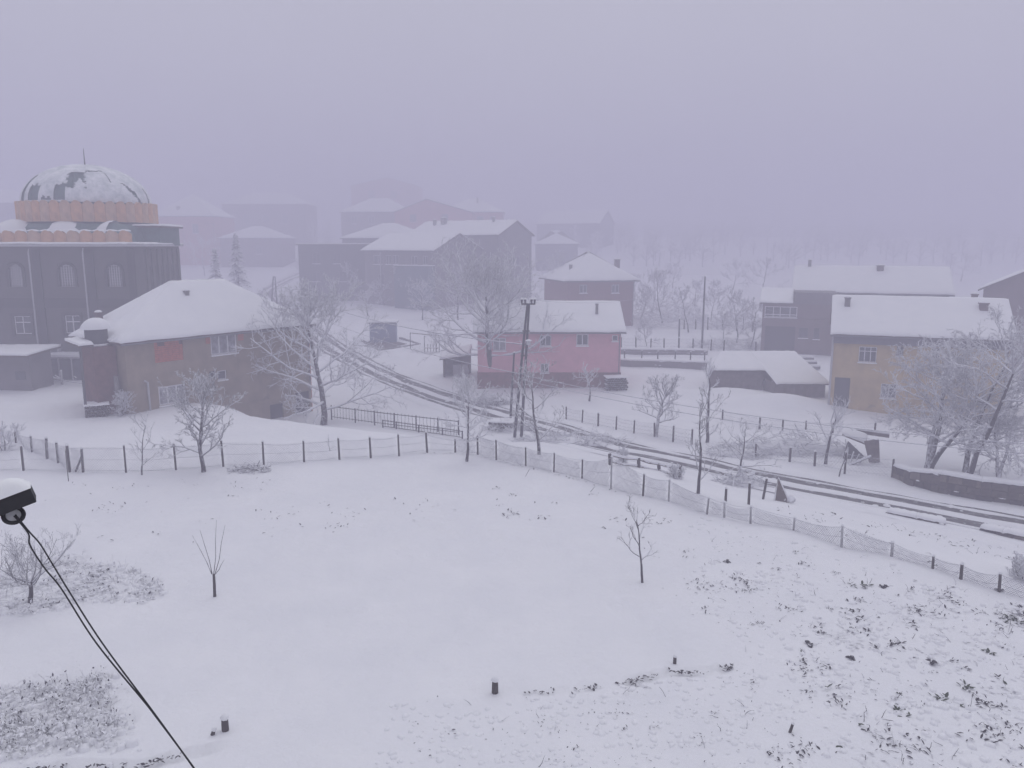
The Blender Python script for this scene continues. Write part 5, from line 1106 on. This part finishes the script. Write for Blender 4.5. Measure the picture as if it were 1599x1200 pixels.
# shrubs
def shrub(label, b, H, w, seed, m='rime', n=10): return bare_tree('shrub', label, b, H, w, seed, trunk=.05, limbs=n, lv=(6, 4), up=.06, ang=45, rt=.05, rtw=.014, m=m, stems=3, limb_el=(15, 65), cat='shrub', group='snowy shrubs')
for u, v, top, w, lab in ((190, 648, 612, 34, 'white snow loaded shrub against the beige house corner'), (968, 725, 698, 20, 'small dark evergreen like shrub behind the rustic fence'), (8, 704, 658, 26, 'dark shrub stump cut by the left picture edge'), (1056, 748, 726, 24, 'snowy twig shrub at the right end of rustic fence'), (1600, 905, 868, 60, 'frosted shrub behind mesh fence at right edge'), (60, 590, 560, 40, 'frosted shrub in front of canopy hut')):
    b = G(u, v); s = px_size(b); shrub(lab, b, (v - top) * s, w * s, u)
o = G(1266, 582); t = thing('terrace_steps', 'snowy beams and steps between the plank shed and ochre house', 'steps', tuple(o)); s = px_size(o)
for k, (x0, x1, y) in enumerate(((-20, 20, 30), (-2, 20, 20), (0, 20, 10))):
    MB().beam((x0 * s, 3.2 - k, y * s * .5), (x1 * s, 3.2 - k, y * s * .5), .5, .3).build('step', M['concrete'], t); MB().beam((x0 * s, 3.2 - k, y * s * .5 + .24), (x1 * s, 3.2 - k, y * s * .5 + .24), .55, .18).build('step_snow', M['roofsnow'], t)
# stumps and marker posts in the near garden
for u, v, top, r_, ln, lab in ((773, 1079, 1063, .085, 0, 'short dark stump post in the middle of near snow'), (1053, 1040, 1026, .05, .03, 'short stake at the left end of small snow bank'), (352, 1141, 1122, .085, 0, 'speckled stump with snow cap near the bottom left furrow'), (332, 1148, 1140, .05, .3, 'tiny dark peg left of the speckled stump'), (1232, 1148, 1130, .035, .25, 'tilted dark stake in weeds near the bottom right'), (107, 752, 706, .02, .0, 'thin stick before left fence corner'), (820, 745, 733, .012, .5, 'thin slanting cane near the fence in upper garden'), (922, 768, 758, .012, .7, 'thin slanting cane by frosted mesh fence')):
    b = G(u, v); s = px_size(b); o = link('stake', postm['p'], None, b, (0, ln, 0), (r_, r_, (v - top) * s * 1.1)); tag(o, lab, 'stake'); c = link('snow_cap', capm, o, (0, 0, .985)); c.scale = (1, 1, .8 * r_ / o.scale[2])
# green plants
def plant(label, b, n, ln, seed, m='leafg', wd=.28, el=(10, 60)):
    r = random.Random(seed); t = thing('leafy_plant', label, 'plant', tuple(b), 0, 'leafy plants poking out of the snow')
    for k in range(n):
        a = k * 2.4 + r.uniform(-.4, .4); e = R(r.uniform(*el)); l = ln * r.uniform(.6, 1.1); w = l * wd; u = np.array([math.cos(a), math.sin(a), 0]); v = np.array([-math.sin(a), math.cos(a), 0]); V = []; F_ = []
        for i in range(5):
            f = i / 4; c = u * (l * f * math.cos(e)) + np.array([0, 0, l * f * math.sin(e) - l * .55 * f * f]); ww = w * math.sin(math.pi * min(.97, .12 + f * .86)); V += [c - v * ww + np.array([0, 0, .15 * ww]), c, c + v * ww + np.array([0, 0, .15 * ww])]
        for i in range(4):
            for j in range(2): q = i * 3 + j; F_.append((q, q + 1, q + 4, q + 3))
        link('leaf', mesh_from('leaf', V, F_, M[m], None, True), t)
    MB().tube([(0, 0, -.1), (.01, 0, ln * .35)], [.02, .012], 5).build('stem', M['drytwig'], t)
for i, (u, v, n, ln, m, lab) in enumerate(((1312, 1176, 12, .30, 'leafg', 'largest dark green plant near the bottom right'), (1506, 1106, 7, .24, 'leafg', 'green leafed plant among weeds at lower right'), (1263, 1008, 9, .26, 'leafd', 'dark curled plant right of the small snow bank'), (1404, 1085, 3, .2, 'leafg', 'pair of big dull leaves lying on snow in the weeds'), (1530, 1147, 4, .2, 'leafg', 'small round leafed plant right of the bottom weeds'), (1490, 1152, 7, .2, 'leafd', 'dark weed tuft left of the round leafed plant'), (1372, 1150, 4, .22, 'leafd', 'broad dark leaf above the largest green plant'), (1380, 917, 10, .3, 'leafd', 'dark weed ring high in the right weeds'), (1455, 1036, 9, .26, 'leafd', 'dense dark weed clump in the middle of right weeds'), (1330, 1030, 10, .26, 'leafd', 'purple dark weed ring right of the curled plant'), (1456, 884, 12, .34, 'leafg', 'green climber at the mesh fence post near right edge'), (1560, 923, 9, .3, 'leafd', 'dark plant under the mesh fence at right edge'), (1420, 876 + 0, 5, .2, 'leafd', 'small dark tuft left of the green climber'), (1135, 877, 6, .2, 'leafd', 'small dark tuft right of the crooked young tree'))):
    plant(lab, G(u, v), n, ln, 300 + i, m)

# ------------------------------------------------------------------ leaves and stalks poking through the snow (uncountable)
def leaves(name, X, Y, S, m, seed, wd=.35, lift=.02, el=(0, 50), curl=.5):
    """many small bent leaves; X, Y world positions, S leaf length"""
    rng = np.random.RandomState(seed); n = len(X); a = rng.uniform(0, 6.28, n); e = np.radians(rng.uniform(el[0], el[1], n)); Z = gz(X, Y) + lift * rng.uniform(-.3, 1, n)
    w = S * wd * rng.uniform(.5, 1.2, n) * .5; V = np.zeros((n, 6, 3)); u = np.stack([np.cos(a), np.sin(a), 0 * a], 1); v = np.stack([-np.sin(a), np.cos(a), 0 * a], 1); p = np.stack([X, Y, Z], 1)
    for i, f in enumerate((0, .5, 1)):
        c = p + u * (S * f * np.cos(e))[:, None]; c[:, 2] += S * (f * np.sin(e) - curl * f * f * .6); k = w * (.55, 1, .25)[i]
        V[:, 2 * i] = c - v * k[:, None]; V[:, 2 * i + 1] = c + v * k[:, None]
    b = np.arange(n)[:, None] * 6; Qs = np.concatenate([b + np.array([0, 1, 3, 2]), b + np.array([2, 3, 5, 4])])
    return tag(link(name, mesh_np(name, V.reshape(-1, 3), Qs, M[m])), kind='stuff')
def scatter(poly, n, seed, clump=0, cs=.3):
    """random ground points inside a photo polygon; clump>0 gathers them round that many centres"""
    rng = np.random.RandomState(seed); C = np.array([G(u, v)[:2] for u, v in poly]); lo_, hi_ = C.min(0), C.max(0); o = []
    def inside(p):
        r_ = np.zeros(len(p), bool)
        for i in range(len(C)):
            (ax, ay), (bx, by) = C[i], C[(i + 1) % len(C)]
            if ay != by: r_ ^= ((ay > p[:, 1]) != (by > p[:, 1])) & (p[:, 0] < ax + (p[:, 1] - ay) * (bx - ax) / (by - ay))
        return r_
    def draw(k):
        a = np.zeros((0, 2))
        while len(a) < k: q = rng.uniform(lo_, hi_, (k * 3, 2)); a = np.concatenate([a, q[inside(q)]])
        return a[:k]
    if not clump: return draw(n)
    c = draw(clump); k = rng.randint(0, clump, n); wt = rng.exponential(1, clump); k = rng.choice(clump, n, p=wt / wt.sum()); return c[k] + rng.normal(size=(n, 2)) * cs * (.3 + wt[k] * .5)[:, None]
def lumps(name, P, S, seed, hgt=.6):
    """little snow pillows caught on the leaves"""
    rng = np.random.RandomState(seed); n = len(P); k = 6; Z = gz(P[:, 0], P[:, 1]); A = 2 * np.pi * np.arange(k) / k; V = np.zeros((n, 2 * k + 1, 3)); r0 = S[:, None] * rng.uniform(.7, 1.3, (n, k))
    for lvl, (q, h_) in enumerate(((1, .0), (.75, .7))):
        V[:, lvl * k:(lvl + 1) * k, 0] = P[:, 0:1] + r0 * q * np.cos(A); V[:, lvl * k:(lvl + 1) * k, 1] = P[:, 1:2] + r0 * q * np.sin(A); V[:, lvl * k:(lvl + 1) * k, 2] = Z[:, None] + (S * h_ * hgt)[:, None] - (.03 if lvl == 0 else 0)
    V[:, 2 * k, 0] = P[:, 0]; V[:, 2 * k, 1] = P[:, 1]; V[:, 2 * k, 2] = Z + S * hgt; b = np.arange(n)[:, None, None] * (2 * k + 1); j = np.arange(k); j2 = (j + 1) % k
    side = np.stack([j, j2, j2 + k, j + k], -1)[None] + b; top = np.stack([j + k, j2 + k, np.full(k, 2 * k), np.full(k, 2 * k)], -1)[None] + b
    me = bpy.data.meshes.new(name); fs = [tuple(q) for q in side.reshape(-1, 4)] + [tuple(q[:3]) for q in top.reshape(-1, 4)]; me.from_pydata(V.reshape(-1, 3).tolist(), [], fs.__class__([tuple(int(i) for i in q) for q in fs])); me.materials.append(M['roofsnow']); me.polygons.foreach_set('use_smooth', [True] * len(me.polygons)); me.update()
    return tag(link(name, me), kind='stuff')
rng = np.random.RandomState(3)
A1 = [(-60, 905), (20, 880), (100, 875), (180, 884), (235, 900), (262, 930), (215, 945), (120, 950), (60, 962), (-60, 965)]
p = np.concatenate([scatter(A1, 1500, 1, 60, .16), scatter(A1, 250, 2)]); leaves('bed_leaves', p[:, 0], p[:, 1], rng.uniform(.08, .20, len(p)), 'leaff', 1, .4, .14, (0, 70))
p = scatter(A1, 520, 3); lumps('bed_snow', p, rng.uniform(.06, .16, len(p)), 2, .7)
A2 = [(-60, 1100), (0, 1086), (30, 1078), (70, 1072), (95, 1064), (140, 1058), (168, 1062), (160, 1074), (178, 1092), (172, 1108), (190, 1128), (196, 1142), (172, 1150), (180, 1162), (148, 1166), (110, 1172), (80, 1166), (40, 1180), (-60, 1192)]
p = np.concatenate([scatter(A2, 1500, 4), scatter(A2, 2000, 5, 110, .14)]); leaves('bed_leaves', p[:, 0], p[:, 1], rng.uniform(.06, .15, len(p)), 'leaff', 3, .4, .30, (-10, 80))
p = scatter(A2, 800, 6, 160, .12); lumps('bed_snow', p, rng.uniform(.05, .15, len(p)), 4, 1.1)
p = np.concatenate([scatter(A1, 220, 7), scatter(A2, 420, 8)]); T = Tubes()
for x, y in p: z = float(gz(x, y)[0]); l = rng.uniform(.2, .5); B, _ = branch(rng, (x, y, z - .03), (rng.normal() * .4, rng.normal() * .4, 1), l, 5, -.12, .25); T.add(B, [.006] * 4 + [.003], 3)
tag(link('bed_stalks', T.mesh('bed_stalks', M['twig'])), kind='stuff')
A3 = [(1090, 800), (1180, 830), (1320, 865), (1460, 905), (1680, 960), (1760, 1300), (1150, 1300), (1120, 1200), (1180, 1080), (1150, 1000), (1080, 940), (1060, 850)]
A4 = [(600, 1100), (760, 1098), (1000, 1072), (1180, 1050), (1300, 1300), (560, 1300)]
A5 = [(1330, 905), (1660, 960), (1760, 1260), (1260, 1220), (1230, 990)]
A6 = [(760, 745), (900, 765), (1080, 805), (1100, 900), (960, 860), (740, 790)]
A7 = [(20, 760), (420, 745), (480, 830), (330, 870), (150, 860)]
A8 = [(440, 790), (640, 770), (700, 790), (740, 820), (560, 830), (400, 900)]
A9 = [(1180, 790), (1640, 850), (1660, 900), (1460, 870), (1300, 835)]
sets = [(A3, 560, 60, .11, (.04, .13), 'leafd'), (A3, 480, 260, .3, (.025, .08), 'leafd'), (A5, 760, 60, .14, (.05, .16), 'leafd'), (A5, 130, 16, .10, (.09, .2), 'leafg'), (A4, 230, 60, .07, (.03, .10), 'leafd'), (A4, 260, 170, .2, (.02, .06), 'leafd'), (A6, 110, 30, .2, (.06, .18), 'leafd'), (A7, 90, 34, .3, (.06, .16), 'leafd'), (A8, 60, 22, .25, (.06, .16), 'leafd'), (A9, 120, 46, .25, (.08, .2), 'leafd'), (A5, 420, 50, .16, (.06, .16), 'leaff'), (A3, 200, 40, .16, (.05, .12), 'leaff')]
for i, (A, n, c, cs, sz, m) in enumerate(sets):
    p = scatter(A, n, 20 + i, c, cs); leaves('weed_leaves', p[:, 0], p[:, 1], rng.uniform(*sz, len(p)), m, 40 + i, .42, .05, (-5, 50), .35)
p = np.concatenate([scatter(A5, 300, 50, 60, .3), scatter(A3, 200, 51, 60, .3)]); lumps('weed_snow', p, rng.uniform(.05, .14, len(p)), 52, .5)
p = np.concatenate([scatter(A4, 500, 57), scatter(A3, 300, 58)]); lumps('snow_lumps', p, rng.uniform(.04, .12, len(p)), 59, .3)
p = np.concatenate([scatter(A3, 90, 53), scatter(A5, 160, 54, 50, .3), scatter(A4, 40, 55), scatter(A9, 40, 56)]); T = Tubes()
for x, y in p: z = float(gz(x, y)[0]); l = rng.uniform(.1, .38); B, _ = branch(rng, (x, y, z - .03), (rng.normal() * .7, rng.normal() * .7, 1), l, 5, -.2, .25); T.add(B, [.009] * 3 + [.007, .004], 3)
tag(link('weed_stalks', T.mesh('weed_stalks', M['drytwig'])), kind='stuff')
r_ = np.random.RandomState(77); k = r_.randint(60, len(ROAD) - 5, 700); off = np.where(r_.rand(700) < .5, -1, 1) * (.85 + r_.normal(size=700) * .3)
p = ROAD[k] + RN[k] * off[:, None] + r_.normal(size=(700, 2)) * .1; p = p[np.hypot(*p.T) < 95]
lumps('slush_lumps', p, r_.exponential(.05, len(p)) + .04, 78, .5)
# dark soil showing along the furrow edges
for (pl, sd, n) in ([(820, 1083), (880, 1079), (945, 1075), (990, 1066)], 61, 60), ([(990, 1069), (1040, 1055), (1090, 1053), (1140, 1045)], 62, 90), ([(40, 1200), (130, 1194), (210, 1194), (270, 1181), (345, 1166)], 63, 90), ([(1385, 806), (1480, 826), (1530, 834), (1600, 850)], 64, 60), ([(660, 708), (711, 707), (760, 715), (865, 742), (1000, 778)], 65, 90):
    C = catmull([G(u, v)[:2] for u, v in pl], .1); r_ = np.random.RandomState(sd); k = r_.randint(0, max(3, len(C) // 12), n) * 12; k = np.clip(k + r_.randint(0, 8, n), 0, len(C) - 1); p = C[k] + r_.normal(size=(n, 2)) * .06
    leaves('furrow_litter', p[:, 0], p[:, 1], r_.uniform(.04, .13, n), 'leafd', sd, .5, .03, (0, 40))

# ------------------------------------------------------------------ black bracket box with snow and its two cables, close to the camera
def near(u, v, dep): return np.array([0, 0, HC]) + ray(u, v) * dep
E = near(52, 769, 4.0); A_ = near(-150, 846, 3.75); ax = (A_ - E); Lb = np.linalg.norm(ax); ax /= Lb
t = thing('bracket_box', 'black bracket box with thick snow on top and a ring below at left edge', 'bracket', tuple(E)); side = np.cross(ax, (0, 0, 1)); side /= np.linalg.norm(side); upv = np.cross(side, ax)
bx = MB(); bx.beam((0, 0, 0), ax * Lb, .12, .078, upv); bo = bx.build('box', M['black'], t); bv = bo.modifiers.new('bevel', 'BEVEL'); bv.width = .004; bv.segments = 2
MB().beam(ax * (Lb - .002), ax * Lb + np.array([-.6, -2.9, -.3]), .06, .06).build('arm', M['black'], t)
sb = MB(); nu, nv = 26, 10; V = []
for j in range(nv + 1):
    for i in range(nu + 1):
        f = i / nu; g = j / nv * 2 - 1; e_ = min(1, f * 7) ** .5; hh = (.062 * e_ * (1 - abs(g) ** 2.6) ** .6 + .012 * math.sin(7 * f + 1) * e_ * (1 - g * g)); V.append(tuple(ax * (f * Lb - .004) + side * (.066 * g) + upv * (.041 + hh)))
sb.add(V, [(j * (nu + 1) + i, j * (nu + 1) + i + 1, (j + 1) * (nu + 1) + i + 1, (j + 1) * (nu + 1) + i) for j in range(nv) for i in range(nu)]); sb.build('snow_cover', M['roofsnow'], t, True)
rc_ = near(21, 805, 3.97) - E; th = MB(); N = 28; vw = -ray(21, 805); vw /= np.linalg.norm(vw); nn = vw * .75 + np.array([0, 0, .55]); nn /= np.linalg.norm(nn); ua = np.cross(nn, (0, 0, 1)); ua /= np.linalg.norm(ua); ub = np.cross(nn, ua)
th.tube([rc_ + (ua * math.cos(2 * math.pi * k / N) + ub * math.sin(2 * math.pi * k / N)) * .044 for k in range(N + 1)], .0105, 8, False); th.build('ring', M['black'], t, True)
MB().tube([rc_ - nn * .012, rc_ - nn * .002], .038, 20).build('ring_snow', M['roofsnow'], t); MB().tube([rc_ + upv * .04, rc_ + upv * .075], .018, 8).build('ring_neck', M['black'], t)
def cable(pts, label):
    P = [near(*q) for q in pts]; P = np.array(P); o = []
    Q_ = [2 * P[0] - P[1]] + list(P) + [2 * P[-1] - P[-2]]
    for i in range(1, len(Q_) - 2):
        for k in range(8):
            u = k / 8; o.append(.5 * (2 * Q_[i] + (Q_[i + 1] - Q_[i - 1]) * u + (2 * Q_[i - 1] - 5 * Q_[i] + 4 * Q_[i + 1] - Q_[i + 2]) * u * u + (-Q_[i - 1] + 3 * Q_[i] - 3 * Q_[i + 1] + Q_[i + 2]) * u ** 3))
    o.append(P[-1]); T = Tubes(); T.add(o, [.0042] * len(o), 6); tag(link('cable', T.mesh('cable', M['cable'])), label, 'cable', 'thin black cables below the bracket box')
cable([(24, 804, 3.96), (46, 831, 3.94), (62, 849, 3.92), (80, 878, 3.9), (108, 924, 3.86), (160, 1005, 3.8), (240, 1113, 3.7), (302, 1199, 3.6), (372, 1300, 3.45), (520, 1500, 3.2)], 'straighter upper black cable running from the ring to bottom of picture')
cable([(22, 806, 3.955), (44, 833, 3.94), (47, 852, 3.925), (70, 888, 3.9), (96, 920, 3.865), (150, 1004, 3.8), (226, 1097, 3.715), (243, 1119, 3.7), (304, 1201, 3.59), (374, 1302, 3.44), (522, 1502, 3.19)], 'wavy lower black cable running beside the straighter one')

# ------------------------------------------------------------------ fog
hm, ht, hp = nodes('fog'); ht.nodes.remove(hp); pv = ht.nodes.new('ShaderNodeVolumePrincipled'); pv.inputs['Color'].default_value = (*HAZE_COLOR, 1); pv.inputs['Density'].default_value = HAZE_DENSITY; pv.inputs['Anisotropy'].default_value = 0
ht.links.new(pv.outputs[0], ht.nodes['Material Output'].inputs['Volume'])
hz = MB().box(-860, 860, -40, 616, -4.4, 52).build('haze', hm); tag(hz, kind='stuff'); hz.display_type = 'WIRE'
